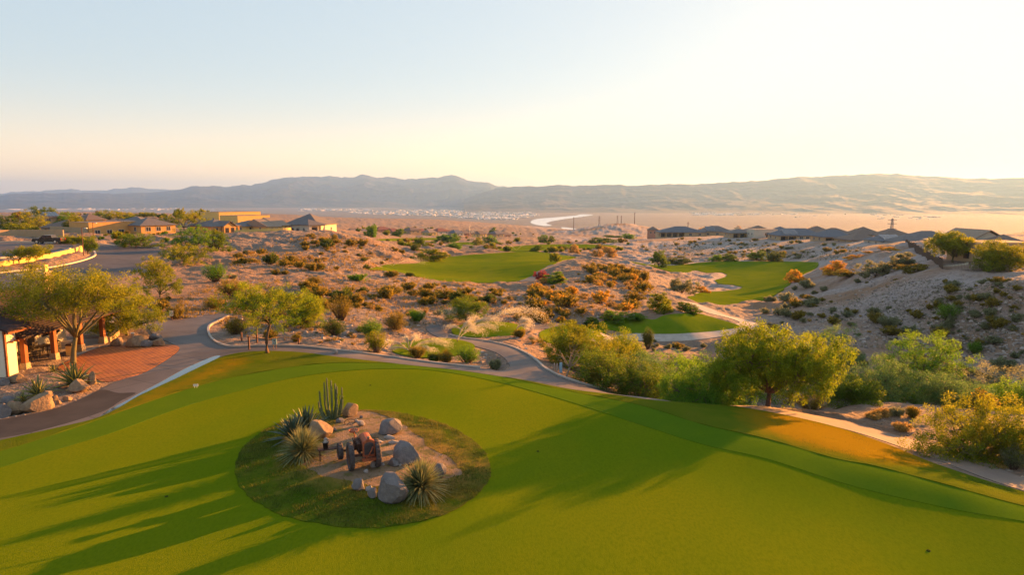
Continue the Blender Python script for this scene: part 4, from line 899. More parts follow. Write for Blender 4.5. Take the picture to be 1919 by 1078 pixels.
AREAS = [  # photo-pixel polygon, count, kind, size range (m), label, group
 ([(430,470),(600,445),(700,450),(760,475),(760,500),(560,520),(430,500)], 60, 'creosote_bush', (.7,1.9), 'small olive bush dotted over the pale ridge below the gabled houses', 'scrub on the ridge below the gabled houses'),
 ([(440,480),(600,440),(700,450),(760,480),(600,500)], 55, 'dry_tuft', (.5,1.1), 'straw-coloured tuft dotted over the pale ridge below the gabled houses', 'dry tufts on the ridge below the gabled houses'),
 ([(420,520),(600,520),(760,530),(980,545),(1000,580),(840,600),(700,590),(600,560),(440,560)], 90, 'brittlebush', (.35,.9), 'straw-coloured tuft on the open slope between kerb and fairway', 'dry tufts on the open slope'),
 ([(440,530),(620,530),(780,535),(980,545),(960,585),(800,590),(640,590),(450,570)], 60, 'creosote_bush', (.6,1.7), 'small olive bush on the open slope between kerb and fairway', 'bushes on the open slope'),
 ([(1000,540),(1090,495),(1160,500),(1230,545),(1190,575),(1100,590),(1000,600)], 120, 'dry_tuft', (.5,1.2), 'golden dry tuft covering the orange sunlit hill', 'dry tufts on the orange hill'),
 ([(1000,540),(1090,495),(1160,500),(1230,545),(1190,580),(1090,598),(990,600)], 85, 'amber_creosote', (.7,1.9), 'amber bush covering the orange sunlit hill', 'bushes on the orange hill'),
 ([(1180,465),(1260,447),(1440,450),(1640,465),(1580,488),(1480,485),(1240,488)], 150, 'ridge_sage', (.6,1.5), 'small grey bush dotted over the shaded ridge below the ridge houses', 'scrub on the shaded ridge'),
 ([(1560,560),(1620,515),(1760,520),(1919,525),(1919,680),(1800,660),(1700,640),(1600,620),(1480,610),(1500,575)], 105, 'sage_shrub', (.35,1.2), 'small grey bush dotted over the bare grey slope', 'scrub on the bare grey slope'),
 ([(1500,610),(1640,530),(1919,530),(1919,690),(1700,660),(1580,640)], 60, 'sage_tuft', (.2,.45), 'tiny grey tuft scattered among the stones of the bare grey slope', 'tufts on the bare grey slope'),
 ([(1180,640),(1330,635),(1480,600),(1500,650),(1340,665),(1230,668)], 40, 'sage_shrub', (.4,1.0), 'grey bush in the stony wash beyond the gravel loop', 'scrub in the stony wash'),
 ([(1440,560),(1530,530),(1560,560),(1500,600),(1430,590)], 25, 'sage_shrub', (.8,1.7), 'olive bush at the foot of the long fairway bank', 'bushes at the fairway bank'),
 ([(560,600),(700,620),(740,640),(690,655),(600,645),(520,635)], 22, 'brittlebush', (.25,.6), 'straw tuft on the bank above the kerb', 'tufts above the kerb'),
 ([(990,640),(1040,640),(1080,680),(1040,690)], 16, 'brittlebush', (.4,.9), 'sunlit straw tuft beside the path kerb near the tees', 'tufts beside the tees'),
 ([(940,605),(1060,590),(1060,608),(980,612)], 18, 'amber_creosote', (.6,1.3), 'golden bush behind the sprinklered tee', 'bushes behind the sprinklered tee'),
 ([(640,425),(1000,436),(1000,450),(760,470),(700,446)], 70, 'distant_bush', (1.5,3.2), 'distant bush on the flats before the terrace houses', 'distant bushes before the terrace houses'),
 ([(860,462),(1180,452),(1180,470),(1060,476),(900,472)], 40, 'distant_bush', (1.2,2.6), 'distant bush between the far fairways', 'distant bushes between the far fairways'),
 ([(0,400),(420,398),(420,412),(0,415)], 60, 'distant_bush', (2.5,5), 'distant bush among the far estate gardens', 'distant bushes among estate gardens'),
 ([(180,436),(420,430),(420,446),(300,462),(180,452)], 30, 'distant_bush', (.7,1.6), 'bush in the garden strip before the adobe house', 'bushes before the adobe house'),
 ([(1620,770),(1720,790),(1900,875),(1880,890),(1700,820)], 26, 'brittlebush', (.25,.7), 'dry tuft on the stony verge of the dirt path', 'tufts on the dirt path verge'),
 ([(1580,660),(1919,690),(1919,790),(1740,780),(1640,770),(1590,740)], 30, 'sage_shrub', (.7,1.7), 'grey bush in the thicket at the slope foot', 'bushes in the slope-foot thicket'),
 ([(240,560),(320,555),(330,585),(280,600)], 10, 'creosote_bush', (.4,1.0), 'bush between the road bend and the concrete path', 'bushes between road and path')]
used = {}
def scatter(poly, cnt, kind, sz, label, group, gg):
    P = np.array(poly, float); n = 0; tries = 0
    while n < cnt and tries < cnt*14:
        tries += 1
        x = gg.uniform(P[:,0].min(), P[:,0].max()); y = gg.uniform(P[:,1].min(), P[:,1].max())
        if not inside(P, np.array([x]), np.array([y]))[0]: continue
        g_ = G(x, y)
        if float(vnoise(np.array([g_.x/11]), np.array([g_.y/11]))[0])+.5*float(vnoise(np.array([g_.x/4]), np.array([g_.y/4]))[0]) < gg.normal()*.16-.04: continue
        if which(g_.x, g_.y): continue
        z = detail_at(g_.x, g_.y)
        s = sz[0]+(sz[1]-sz[0])*gg.random()**2.6*1.25
        pl = PR[kind]; i = int(gg.integers(0, len(pl)))
        e = pl[i]
        if e.name in used: o = e.copy(); COL.objects.link(o)
        else: o = e; used[e.name] = 1
        o.location = (g_.x, g_.y, z-.04*s); o.rotation_euler = (0, 0, gg.random()*6.28); w = s*(.8+.5*gg.random()); o.scale = (w, w, s*(.7+.3*gg.random()))
        tag(o, label, 'shrub', group); n += 1
gg = np.random.default_rng(21)
for a in AREAS: scatter(*a, gg)
# ---- loose stones
def stone_field(name, poly, cnt, s0, s1, m, seed):
    g = np.random.default_rng(seed); P = np.array(poly, float); V = []; Fc = []
    base = [(-1,-.8,0),(.9,-1,0),(1.1,.8,0),(-.8,1,0),(-.6,-.5,.8),(.5,-.6,.9),(.7,.5,.7),(-.5,.6,.85)]
    fc = [(4,5,6,7),(0,1,5,4),(1,2,6,5),(2,3,7,6),(3,0,4,7)]; k = 0
    while k < cnt:
        x = g.uniform(P[:,0].min(), P[:,0].max()); y = g.uniform(P[:,1].min(), P[:,1].max())
        if not inside(P, np.array([x]), np.array([y]))[0]: continue
        q = ray(x, y); p = G(x, y); k += 1
        if which(p.x, p.y): continue
        z = detail_at(p.x, p.y); s = s0+(s1-s0)*g.random()**4; a = g.random()*6.28; c, d = math.cos(a), math.sin(a); b = len(V)
        for vx, vy, vz in base:
            vx += .3*g.normal()*.5; vy += .3*g.normal()*.5
            V.append((p.x+(vx*c-vy*d)*s*.5, p.y+(vx*d+vy*c)*s*.5*.8, z+vz*s*.42*(.8+.4*g.random())-.02))
        Fc += [tuple(b+i for i in f) for f in fc]
    o = mesh_obj(name, V, Fc, m); tag(o, kind='stuff'); return o
M['stone'] = mat('loose_stone', (.34,.28,.24), (.22,.185,.17), 3, .9, .5, 9, bdist=.03, island=.45)
M['pebble'] = mat('pebbles', (.32,.26,.21), (.22,.18,.15), 8, .9, 0, island=.5)
stone_field('desert_stones', [(430,520),(760,530),(1000,550),(1200,560),(1240,590),(1000,640),(960,690),(700,655),(400,620),(330,560)], 2600, .08, .5, M['stone'], 41)
stone_field('desert_stones', [(1480,610),(1620,520),(1919,530),(1919,690),(1700,660),(1560,660)], 4200, .09, .55, M['stone'], 42)
stone_field('desert_stones', [(440,480),(600,445),(720,452),(780,480),(620,510)], 700, .15, .6, M['stone'], 43)
stone_field('desert_stones', [(1180,475),(1260,452),(1640,465),(1560,488),(1240,488)], 700, .2, .7, M['stone'], 44)
stone_field('gravel', [(0,700),(120,690),(220,715),(150,748),(60,776),(0,786)], 2400, .03, .16, M['pebble'], 45)
stone_field('gravel', [(1600,770),(1700,795),(1919,893),(1919,915),(1760,845),(1640,800)], 900, .04, .2, M['pebble'], 46)

# ---- low dry brush between the shrubs: nobody could count it
def brush(name, poly, cnt, h0, h1, m, seed, w0=.03):
    g = np.random.default_rng(seed); P = np.array(poly, float); V = []; k = 0; tries = 0
    while k < cnt and tries < cnt*6:
        tries += 1; x = g.uniform(P[:,0].min(), P[:,0].max()); y = g.uniform(P[:,1].min(), P[:,1].max())
        if not inside(P, np.array([x]), np.array([y]))[0]: continue
        p = G(x, y)
        if float(vnoise(np.array([p.x/8+50]), np.array([p.y/8]))[0]) < g.normal()*.2-.05 or which(p.x, p.y): continue
        k += 1; z = detail_at(p.x, p.y); h = h0+(h1-h0)*g.random()**2; nb = 9
        a = g.random(nb)*6.28; r = h*(.35+.5*g.random(nb)); hh = h*(.5+.5*g.random(nb)); b = g.random(nb)*6.28; w = w0*(.6+.8*g.random(nb))
        for i in range(nb):
            ox, oy = math.cos(a[i])*r[i], math.sin(a[i])*r[i]; bx, by = math.cos(b[i])*w[i], math.sin(b[i])*w[i]
            V += [(p.x+ox*.25-bx, p.y+oy*.25-by, z-.02), (p.x+ox*.25+bx, p.y+oy*.25+by, z-.02), (p.x+ox, p.y+oy, z+hh[i])]
    o = mesh_obj(name, np.array(V), np.arange(len(V)).reshape(-1, 3), m); tag(o, kind='stuff'); return o
M['brush'] = mat('dry_brush_blades', (.36,.22,.06), (.22,.17,.05), .4, .85, 0, island=.45, transl=.4)
M['brushg'] = mat('grey_brush_blades', (.22,.20,.13), (.16,.16,.09), .4, .85, 0, island=.45, transl=.3)
brush('dry_brush', [(430,520),(760,520),(1000,545),(1090,495),(1160,500),(1235,545),(1190,590),(1000,605),(960,610),(800,612),(690,650),(500,640),(330,600),(330,560)], 4200, .15, .6, M['brush'], 51)
brush('dry_brush', [(430,480),(600,440),(700,450),(770,480),(740,510),(430,515)], 1500, .2, .7, M['brush'], 52, .05)
brush('dry_brush', [(1480,610),(1620,520),(1919,530),(1919,690),(1700,660),(1560,660)], 1500, .12, .4, M['brushg'], 53)
brush('dry_brush', [(1180,475),(1260,450),(1640,465),(1560,488),(1240,490)], 900, .25, .8, M['brushg'], 54, .07)
# ================================================================== ROCKS, ROSETTES, CACTUS, TRACTOR ISLAND
M['boulder'] = mat('boulder_stone', (.165,.15,.15), (.12,.11,.112), 1.6, .9, .9, 7, bdist=.07, c3=(.21,.19,.185), scale3=5)
M['tanrock'] = mat('tan_boulder_stone', (.25,.17,.10), (.18,.125,.085), 1.6, .9, .9, 7, bdist=.07, c3=(.30,.215,.135), scale3=5)
M['palerock'] = mat('pale_stone', (.33,.29,.265), (.25,.22,.2), 3, .9, .5, 9, bdist=.03)
def boulder(label, px, py, wpx, hpx, seed, m='boulder', dr=.8, name='boulder', flat=.0, point=0.0, sink=.12, grp=None, rz=None):
    p = S(px, py); k = math.hypot(p.x, p.y)/F
    w = wpx*k; h = hpx*k*1.08
    bm = bmesh.new(); bmesh.ops.create_icosphere(bm, subdivisions=3, radius=1.0)
    g = np.random.default_rng(seed)
    V = np.array([v.co[:] for v in bm.verts])
    for _ in range(16):   # planar breaks
        nrm = g.normal(size=3); nrm[2] = abs(nrm[2])*.8; nrm /= np.linalg.norm(nrm); c = .40+.36*g.random()
        dd = V @ nrm - c; V -= np.where(dd > 0, dd, 0)[:,None]*nrm*.95
    V *= (1+.06*fbm(V[:,0]*1.6+seed, V[:,1]*1.6+V[:,2]*1.3, 3)+.03*fbm(V[:,0]*6+V[:,2]*5, V[:,1]*6-seed, 2))[:,None]
    if point: V[:,0] += (V[:,2]+.3)*point
    V /= (V.max(0)-V.min(0))/2; V -= (V.max(0)+V.min(0))/2
    V[:,0] *= w/2; V[:,1] *= w/2*dr; V[:,2] = (V[:,2]*.5+.5)*h*(1+sink)-h*sink
    for v, c in zip(bm.verts, V): v.co = c
    me = bpy.data.meshes.new(name); bm.to_mesh(me); bm.free(); me.materials.append(M[m])
    me.polygons.foreach_set('use_smooth', np.ones(len(me.polygons), bool))
    o = bpy.data.objects.new(name, me); link(o); o.location = p; o.rotation_euler.z = g.normal()*.25 if rz is None else rz
    try: me.set_sharp_from_angle(angle=.42)
    except Exception: pass
    return tag(o, label, 'rock' if name == 'rock' else 'boulder', grp)
for a in [
 ('largest grey boulder on the island, leaning beside the spiky rosette', 737,941,62,52,1,'boulder',.7),
 ('pointed grey boulder in the grass before the tractor', 671,920,25,21,2,'boulder',.8),
 ('small dome-shaped grey rock touching the largest boulder', 699,934,19,18,3,'boulder',.8),
 ('flat-topped grey boulder behind the tractor, farthest of the big ones', 732,813,46,27,4,'boulder',.8),
 ('long dark slab boulder sloping beside the spiky rosette', 762,868,52,38,5,'boulder',.9),
 ('blocky dark boulder at the upper end of the long slab', 752,846,28,16,6,'boulder',.9),
 ('rounded tan boulder half hidden by the spiky rosette', 824,894,29,25,7,'boulder',.8),
 ('pale wedge boulder between the rosettes and the tractor', 600,823,50,32,8,'tanrock',.7),
 ('sunlit orange boulder beside the branching cactus', 656,782,30,23,9,'tanrock',.8),
 ('low dark rock at the foot of the long slab', 738,874,24,13,10,'boulder',.9),
 ('upright tan rock peeking over the spiky rosette', 768,868,17,18,11,'tanrock',.8),
 ('thin flat slab lying below the flat-topped boulder', 730,823,24,6,12,'palerock',.6),
 ('second thin slab stacked lower beside the flat-topped boulder', 738,832,22,6,13,'palerock',.6)]: boulder(*a)
for a in [
 ('white rounded rock at the feet of the small agave', 702,877,17,11,21,'palerock'), ('little white rock beside the white rounded one', 717,875,9,7,22,'palerock'),
 ('small cream stone alone on the gravel before the tractor', 686,888,9,7,23,'palerock'), ('low stone on the dry grass below the cactus', 638,793,17,8,24,'boulder'),
 ('pale broken stone behind the tractor wheel', 676,799,15,9,25,'palerock'), ('white chip of stone beyond the tractor', 668,793,9,6,26,'palerock'),
 ('small white stone touching the largest boulder', 692,921,14,9,27,'palerock'), ('orange chip next to the largest boulder', 703,922,8,7,28,'tanrock'),
 ('dark little stone on the grass above the tractor', 677,785,7,5,29,'boulder'), ('flat white sliver of stone just past the tractor wheels', 711,831,13,4,30,'palerock'),
 ('small stone under the pale wedge boulder', 612,827,12,6,31,'palerock'), ('pale stone by the long slab boulder', 741,846,7,6,32,'palerock'),
 ('small grey stone beside the pale wedge boulder', 628,809,8,6,33,'boulder'), ('little tan stone behind the tractor radiator', 704,822,11,9,34,'tanrock'),
 ('white chip at the foot of the largest spiky rosette', 750,876,6,5,35,'palerock')]: boulder(*a, .8, 'rock')
for a in [
 ('long sunlit boulder below the striped agave in the planter', 67,768,48,25,41,'tanrock',.8), ('angular boulder next to the long sunlit one', 28,771,27,19,42,'tanrock',.8),
 ('boulder cut by the frame edge at the planter corner', 5,779,22,22,43,'boulder',.8), ('small tan boulder at the end of the long sunlit one', 90,750,18,14,44,'tanrock',.8),
 ('broad sunlit boulder under the largest striped agave', 149,737,32,19,45,'tanrock',.8), ('upright tan boulder at the tip of the planter by the pavers', 173,724,18,19,46,'tanrock',.8),
 ('low tan boulder at the foot of the white wall', 33,719,28,12,47,'tanrock',.8), ('dark boulder against the white wall corner', 8,724,18,11,48,'boulder',.8),
 ('small tan stone in the gravel between the two agaves', 103,752,11,9,49,'tanrock',.8), ('tiny tan stone at the path edge below the agaves', 110,758,9,6,50,'tanrock',.8),
 ('flat tan stone at the path edge near the largest agave', 126,752,14,7,51,'tanrock',.8), ('half buried purple stone behind the angular boulder', 15,752,20,9,52,'boulder',.8),
 ('square tan boulder at the patio end of the rock row', 220,648,22,13,53,'tanrock',.8), ('large brown boulder carrying the white bucket', 252,650,30,16,54,'tanrock',.8),
 ('low grey boulder between the two brown ones at the plaza', 275,650,20,9,55,'boulder',.8), ('brown boulder at the outer end of the rock row', 298,648,24,12,56,'tanrock',.8),
 ('dark boulder behind the outer end of the rock row', 290,637,24,11,57,'boulder',.8), ('pale stone standing on the path kerb beside the lawn', 629,664,8,8,58,'palerock',.7)]: boulder(*a)
# ---- rosettes
M['agv'] = mat('agave_leaf', (.055,.085,.045), (.085,.12,.06), 3, .55, 0, spec=.35)
M['agy'] = mat('agave_margin', (.40,.34,.07), (.30,.27,.06), 3, .6, 0)
M['sot'] = mat('sotol_leaf', (.14,.18,.075), (.25,.25,.11), 4, .6, 0, island=.4, transl=.35)
M['agd'] = mat('dark_agave_leaf', (.045,.075,.05), (.075,.11,.075), 3, .5, 0, spec=.35, island=.25)
M['agb'] = mat('blue_agave_leaf', (.15,.19,.15), (.2,.24,.18), 3, .6, 0, spec=.3)
def rosette(name, label, px, py, wpx, hpx, nleaf, lw, mats, seed, curve=.25, low=-.1, stripe=True, cat='agave', sink=.05):
    p = S(px, py, sink); k = math.hypot(p.x, p.y)/F; L = max(wpx/2, hpx)*k*1.05; g = np.random.default_rng(seed)
    root = thing(name, label, cat, p)
    V = []; Fc = []; mi = []
    for i in range(nleaf):
        a = i*2.39996+g.normal()*.15; el = low+(1.45-low)*((i+.5)/nleaf)**.85; l = L*(.72+.28*math.cos(el*.6))*(.85+.3*g.random())
        hx = wpx*k/2/L; d = np.array([math.cos(a)*math.cos(el), math.sin(a)*math.cos(el), math.sin(el)]); s = np.array([-math.sin(a), math.cos(a), 0.]); u = np.cross(s, -d)
        if u[2] < 0: u = -u
        cols = [-1, -.6, 0, .6, 1] if stripe else [-1, 0, 1]; rows = 6; b = len(V)
        for r in range(rows):
            t = r/(rows-1); w = lw*l*(1-.25*abs(t-.3))*(1-t**2.5)+.002
            c = d*l*t + np.array([0, 0, -1.])*curve*l*t*t*math.cos(el) + np.array([0, 0, .06*l])
            for q in cols: V.append(c+s*w*q+u*w*.45*(abs(q)**1.5))
        m = len(cols)
        for r in range(rows-1):
            for q in range(m-1):
                Fc.append((b+r*m+q, b+r*m+q+1, b+(r+1)*m+q+1, b+(r+1)*m+q)); mi.append(1 if stripe and q in (0, m-2) else 0)
    mesh_obj('leaves', V, Fc, [M[x] for x in mats], root, True, mi); return root
rosette('agave', 'largest striped agave with yellow-edged leaves by the pavers', 140,728,78,46,46,.075,['agv','agy'],1)
rosette('agave', 'second striped agave above the long sunlit boulder', 71,745,50,36,34,.075,['agv','agy'],2)
rosette('agave', 'small striped agave beside the second one', 44,752,34,20,20,.08,['agv','agy'],3)
rosette('agave', 'dark agave at the foot of the middle patio post', 100,699,28,15,24,.09,['agv','agy'],4)
rosette('agave', 'dark green agave clump behind the round spiky rosette', 551,826,56,50,80,.06,['agd'],5,.15,0,False)
rosette('agave', 'dark green agave clump next to the pale wedge boulder', 575,812,52,50,76,.055,['agd'],6,.12,.1,False)
rosette('sotol', 'round spiky rosette with grey-green needles beside the tractor', 568,858,72,52,560,.019,['sot'],7,.30,-.25,False,'desert spoon', -.12)
rosette('sotol', 'largest spiky rosette glowing yellow beside the largest boulder', 789,925,84,62,600,.019,['sot'],8,.30,-.25,False,'desert spoon', -.12)
rosette('agave', 'small pale agave at the front wheel of the tractor', 709,869,26,14,26,.05,['agb'],9,.2,.05,False)
rosette('agave', 'pale blue agave standing beside the dirt path', 1789,843,26,26,24,.08,['agb'],10,.1,.3,False)
# ---- columnar cactus
M['cac'] = mat('cactus_skin', (.09,.125,.06), (.13,.155,.075), 5, .65, .4, 30, bdist=.01)
p = S(622, 787); k = math.hypot(p.x, p.y)/F
cact = thing('organ_pipe_cactus', 'branching columnar cactus with many upright stems at the island top', 'cactus', p)
g = np.random.default_rng(4)
for i, (dx, tp, dy) in enumerate([(-24,756,.1),(-20,735,-.1),(-14,742,.2),(-12,720,0),(-8,714,.12),(-4,728,-.2),(0,718,.1),(3,732,-.15),(6,725,.25),(9,733,0),(12,727,-.1),(16,745,.1),(19,731,.15),(22,744,-.1),(-17,762,-.25),(14,758,-.3)]):
    hh = (787-tp)*k*1.07; x = dx*k; m = MB(); n8 = 12; rad = .045+.02*g.random()
    pts = [(x*.25, dy*.3, 0), (x*.6, dy*.7, hh*.12), (x*.85, dy, hh*.3), (x*.96, dy, hh*.55), (x, dy*1.02, hh*.8), (x*1.01, dy*1.02, hh*.95), (x*1.01, dy*1.02, hh)]
    m.tube(pts, [rad*.8, rad, rad*1.05, rad, rad*.9, rad*.8, rad*.3], n8)
    V = np.array(m.v).reshape(len(pts), n8, 3); c = V.mean(1, keepdims=True); V[:,::2] = c+(V[:,::2]-c)*.72
    m.v = [tuple(v) for v in V.reshape(-1, 3)]; m.build('stem', M['cac'], cact, False)
# ---- old tractor
M['rust'] = mat('rusty_red_iron', (.34,.08,.035), (.22,.06,.03), 5, .75, .5, 25, bdist=.01, c3=(.40,.17,.07), scale3=14, spec=.3)
M['rustd'] = mat('dark_rusty_iron', (.085,.04,.03), (.05,.028,.024), 7, .75, .5, 25, bdist=.01, c3=(.15,.06,.03), scale3=12)
M['tyre'] = mat('weathered_tyre', (.055,.047,.05), (.09,.075,.075), 6, .9, .4, 25, bdist=.01)
M['ironpale'] = mat('bare_worn_iron', (.30,.19,.14), (.18,.11,.08), 8, .6, .3, 25, bdist=.01, metal=.3)
tp_ = S(677, 868); tr = thing('old_tractor', 'rusty red antique tractor standing on bare earth amid boulders', 'tractor', tp_, R(22))
def wheel(parent, x, y, r, w, spokes, lugs):
    t = MB(); Mx = Matrix.Translation((x, y, r)) @ Matrix.Rotation(R(90), 4, 'Y')
    pr = [(r*.74,-w*.42),(r*.9,-w*.5),(r*.985,-w*.36),(r,-w*.12),(r,w*.12),(r*.985,w*.36),(r*.9,w*.5),(r*.74,w*.42)]
    n = 28; V = [tuple(Mx @ Vector((a*math.cos(2*math.pi*k/n), a*math.sin(2*math.pi*k/n), b))) for a, b in pr for k in range(n)]; q = len(pr)
    t.add(V, [(i*n+k, i*n+(k+1)%n, ((i+1)%q)*n+(k+1)%n, ((i+1)%q)*n+k) for i in range(q) for k in range(n)])
    for k in range(lugs):
        a = 2*math.pi*k/lugs
        for s in (-1, 1):
            B = Mx @ Matrix.Rotation(a+s*.08, 4, 'Z') @ Matrix.Translation((r*.995, 0, s*w*.22)) @ Matrix.Rotation(s*.5, 4, 'X')
            t.box(-.012,-.018,-w*.24,.016,.018,w*.24, 0, B)
    wo = t.build('wheel', M['tyre'], parent, True)
    rm = MB(); rm.lathe([(r*.75,-w*.3),(r*.77,-w*.34),(r*.77,w*.34),(r*.75,w*.3)], n, 0, Mx)
    rm.lathe([(r*.2,-w*.4),(r*.2,w*.4)], 10, 0, Mx)
    for k in range(spokes):
        a = 2*math.pi*k/spokes; rm.tube([Mx @ Vector((r*.15*math.cos(a), r*.15*math.sin(a), 0)), Mx @ Vector((r*.76*math.cos(a), r*.76*math.sin(a), 0))], .022, 5)
    rm.build('rim', M['rustd'], wo)
    return wo
for x in (-.56, .56): wheel(tr, x, -.7, .60, .22, 8, 18)
for x in (-.80, .62): wheel(tr, x, .75, .36, .22, 6, 14)
m = MB(); m.box(-.16,-.75,.55,-.08,1.0,.68); m.box(.12,-.75,.55,.20,1.0,.68); m.tube([(-.56,-.7,.6),(.56,-.7,.6)], .06, 8); m.tube([(-.8,.75,.36),(.62,.75,.36)], .05, 8); m.box(-.2,.6,.36,.24,.9,.6); m.build('chassis', M['rustd'], tr)
m = MB(); m.box(-.22,-.5,.66,.16,.45,1.02); m.box(-.30,-.3,.72,-.22,.2,.92); m.tube([(-.26,-.2,.9),(-.34,-.2,1.1),(-.34,.1,1.12)], .035, 6)
for y in (-.35,-.15,.05,.25): m.lathe([(.06,1.0),(.06,1.09),(.03,1.11)], 8, 0, Matrix.Translation((-.05, y, 0)))
m.build('engine', M['rustd'], tr, bevel=.012)
def arch(w, z0, z1, n=8):
    r = w/2; return [(-r, z0), (r, z0)]+[(r*math.cos(a), z1-r*.55+r*.55*math.sin(a)) for a in np.linspace(0, math.pi, n)]
Mg = Matrix.Translation((.2, 0, 0))
m = MB(); m.prism(arch(.54,.55,1.32), -.92, -.78, 0, Mg); m.build('radiator_shell', M['rust'], tr, bevel=.015)
m = MB(); m.prism(arch(.40,.66,1.20), -.935, -.922, 0, Mg)
for k in range(9): m.box(.02+.045*k,-.95,.68,.035+.045*k,-.935,1.12)
m.build('grille', M['tyre'], tr)
m = MB(); m.lathe([(.05,1.31),(.05,1.36),(.075,1.37),(.075,1.42),(.03,1.44)], 12, 0, Matrix.Translation((.2,-.85,0))); m.build('radiator_cap', M['ironpale'], tr, True)
m = MB(); m.prism(arch(.46,.98,1.27), -.78, .25, 0, Mg); m.build('hood', M['rust'], tr, bevel=.02)
m = MB(); m.tube([(.0,.05,1.0),(-.22,.75,1.45),(-.30,.98,1.58)], .025, 6); m.tube([(.10,.05,1.0),(-.10,.68,1.40)], .02, 6); m.tube([(-.1,.2,.9),(-.16,.45,1.3)], .014, 5); m.build('steering_column', M['ironpale'], tr)
m = MB(); Ms = Matrix.Translation((-.30,.98,1.58)) @ Matrix.Rotation(R(-52), 4, 'X'); n = 22
m.tube([Ms @ Vector((.24*math.cos(a), .24*math.sin(a), 0)) for a in np.linspace(0, 2*math.pi, n)], .014, 6, 0, False)
for k in range(3): m.tube([Ms @ Vector((0,0,0)), Ms @ Vector((.24*math.cos(k*2.1), .24*math.sin(k*2.1), 0))], .01, 5)
m.build('steering_wheel', M['rustd'], tr)
m = MB(); m.lathe([(.02,1.0),(.2,1.02),(.24,1.1),(.22,1.1),(.18,1.05),(.02,1.04)], 14, 0, Matrix.Translation((-.1,1.25,0))); m.tube([(-.1,1.25,1.02),(-.05,1.0,.62)], .03, 6); m.build('seat', M['rust'], tr, True)
m = MB(); m.tube([(.02,-1.0,.42),(.28,-.98,.82),(.36,-.97,1.0)], .032, 6); m.tube([(.05,-1.0,.62),(.12,-1.02,.42),(.3,-1.02,.5)], .03, 6); m.box(-.12,-1.05,.40,.5,-.88,.52); m.tube([(.5,-.96,.46),(.62,-.98,.5),(.66,-.9,.3),(.62,-.85,.05)], .03, 6); m.build('front_linkage', M['rust'], tr)
m = MB(); m.box(-1.75,.62,.52,-.85,.92,.56); m.tube([(-1.68,.75,.54),(-1.68,.75,.0)], .03, 6); m.tube([(-.95,.75,.54),(-.8,.75,.4)], .03, 6); m.build('side_platform', M['rustd'], tr)
M['blackmet'] = mat('black_bucket_metal', (.03,.028,.03), (.06,.05,.05), 6, .5, 0)
pb = Matrix.Translation(tp_) @ Matrix.Rotation(R(22), 4, 'Z') @ Vector((-1.42,.76,.56))
bk = thing('bucket', 'black rusted pail of stones on the tractor side platform', 'bucket', pb)
MB().lathe([(.10,0),(.13,.28),(.14,.28),(.14,.30),(.125,.30),(.095,.02)], 14).build('pail', M['blackmet'], bk, True)
m = MB(); [m.lathe([(.02,.24),(.06,.27),(.05,.34),(.02,.36)], 7, 0, Matrix.Translation((.05*math.cos(a), .05*math.sin(a), 0))) for a in (0, 2.1, 4.2)]; m.build('stones', M['palerock'], bk)
# golf cups in the green
M['cup'] = mat('cup_plastic', (.01,.01,.01), None, 1, .8)
for lb, a, b in (('dark golf hole in the shaded stripes of the putting green',312,932),('dark golf hole near the lit corner of the putting green',1740,1034),('dark golf hole in the broad tree shadow on the putting green',1008,847),('dark golf hole on the far lit part of the putting green',694,723)):
    o = MB().lathe([(.06,-.02),(.065,.018),(.055,.022),(.05,-.01),(.001,-.015)], 14).build('golf_hole', M['cup']); o.location = S(a, b); tag(o, lb, 'golf hole')
# ================================================================== BUILDINGS, WALLS, VEHICLES, SIGNS
M['stucco'] = mat('tan_stucco', (.42,.30,.18), (.37,.26,.155), .8, .9, .2, 20, bdist=.01)
M['adobe'] = mat('orange_adobe', (.60,.32,.11), (.53,.28,.095), .8, .9, .3, 12, bdist=.02)
M['yell'] = mat('yellow_stucco', (.68,.46,.15), (.6,.41,.13), .8, .9, .2, 20, bdist=.01)
M['cream'] = mat('cream_stucco', (.50,.45,.36), (.46,.41,.33), .8, .9, .2, 20, bdist=.01)
M['white'] = mat('white_stucco', (.66,.62,.50), (.6,.56,.45), .8, .85, .2, 20, bdist=.01)
M['brick'] = mat('reddish_stucco', (.36,.20,.14), (.31,.17,.12), .8, .9, .2, 20, bdist=.01)
def tilemat(name, a, b, sc=(4, 1.2, 1.2)):
    return mat(name, a, b, 1.5, .8, .8, 5, bdist=.06, c3=tuple(x*.75 for x in a), scale3=7, stretch=None)
M['tileg'] = tilemat('grey_roof_tile', (.155,.14,.14), (.12,.11,.112)); M['tileb'] = tilemat('brown_roof_tile', (.18,.13,.105), (.14,.10,.085))
M['tiler'] = tilemat('red_roof_tile', (.22,.085,.065), (.17,.07,.055)); M['tiled'] = tilemat('dark_roof_tile', (.042,.026,.028), (.03,.021,.024)); M['tilebl'] = tilemat('slate_blue_roof_tile', (.125,.135,.16), (.10,.105,.13))
M['tilet'] = tilemat('tan_roof_tile', (.30,.22,.16), (.25,.18,.13))
M['glass'] = mat('window_glass', (.03,.035,.045), None, 1, .12, 0, spec=.6)
M['dark'] = mat('shaded_opening', (.045,.035,.03), None, 1, .9)
M['wood'] = mat('stained_wood', (.26,.085,.03), (.19,.06,.025), 3, .7, .3, 20, bdist=.01, stretch=(6,6,.6))
M['trim'] = mat('white_trim', (.62,.58,.52), None, 1, .7)
M['solar'] = mat('solar_panel', (.02,.025,.045), (.03,.04,.065), 2, .15, 0, spec=.7)
M['bronze'] = mat('dark_bronze_metal', (.06,.04,.03), (.045,.03,.025), 4, .6, 0, spec=.4)
M['stonev'] = mat('stone_veneer', (.42,.30,.17), (.25,.19,.13), 5, .9, .9, 9, bdist=.04, c3=(.5,.38,.22), scale3=9)
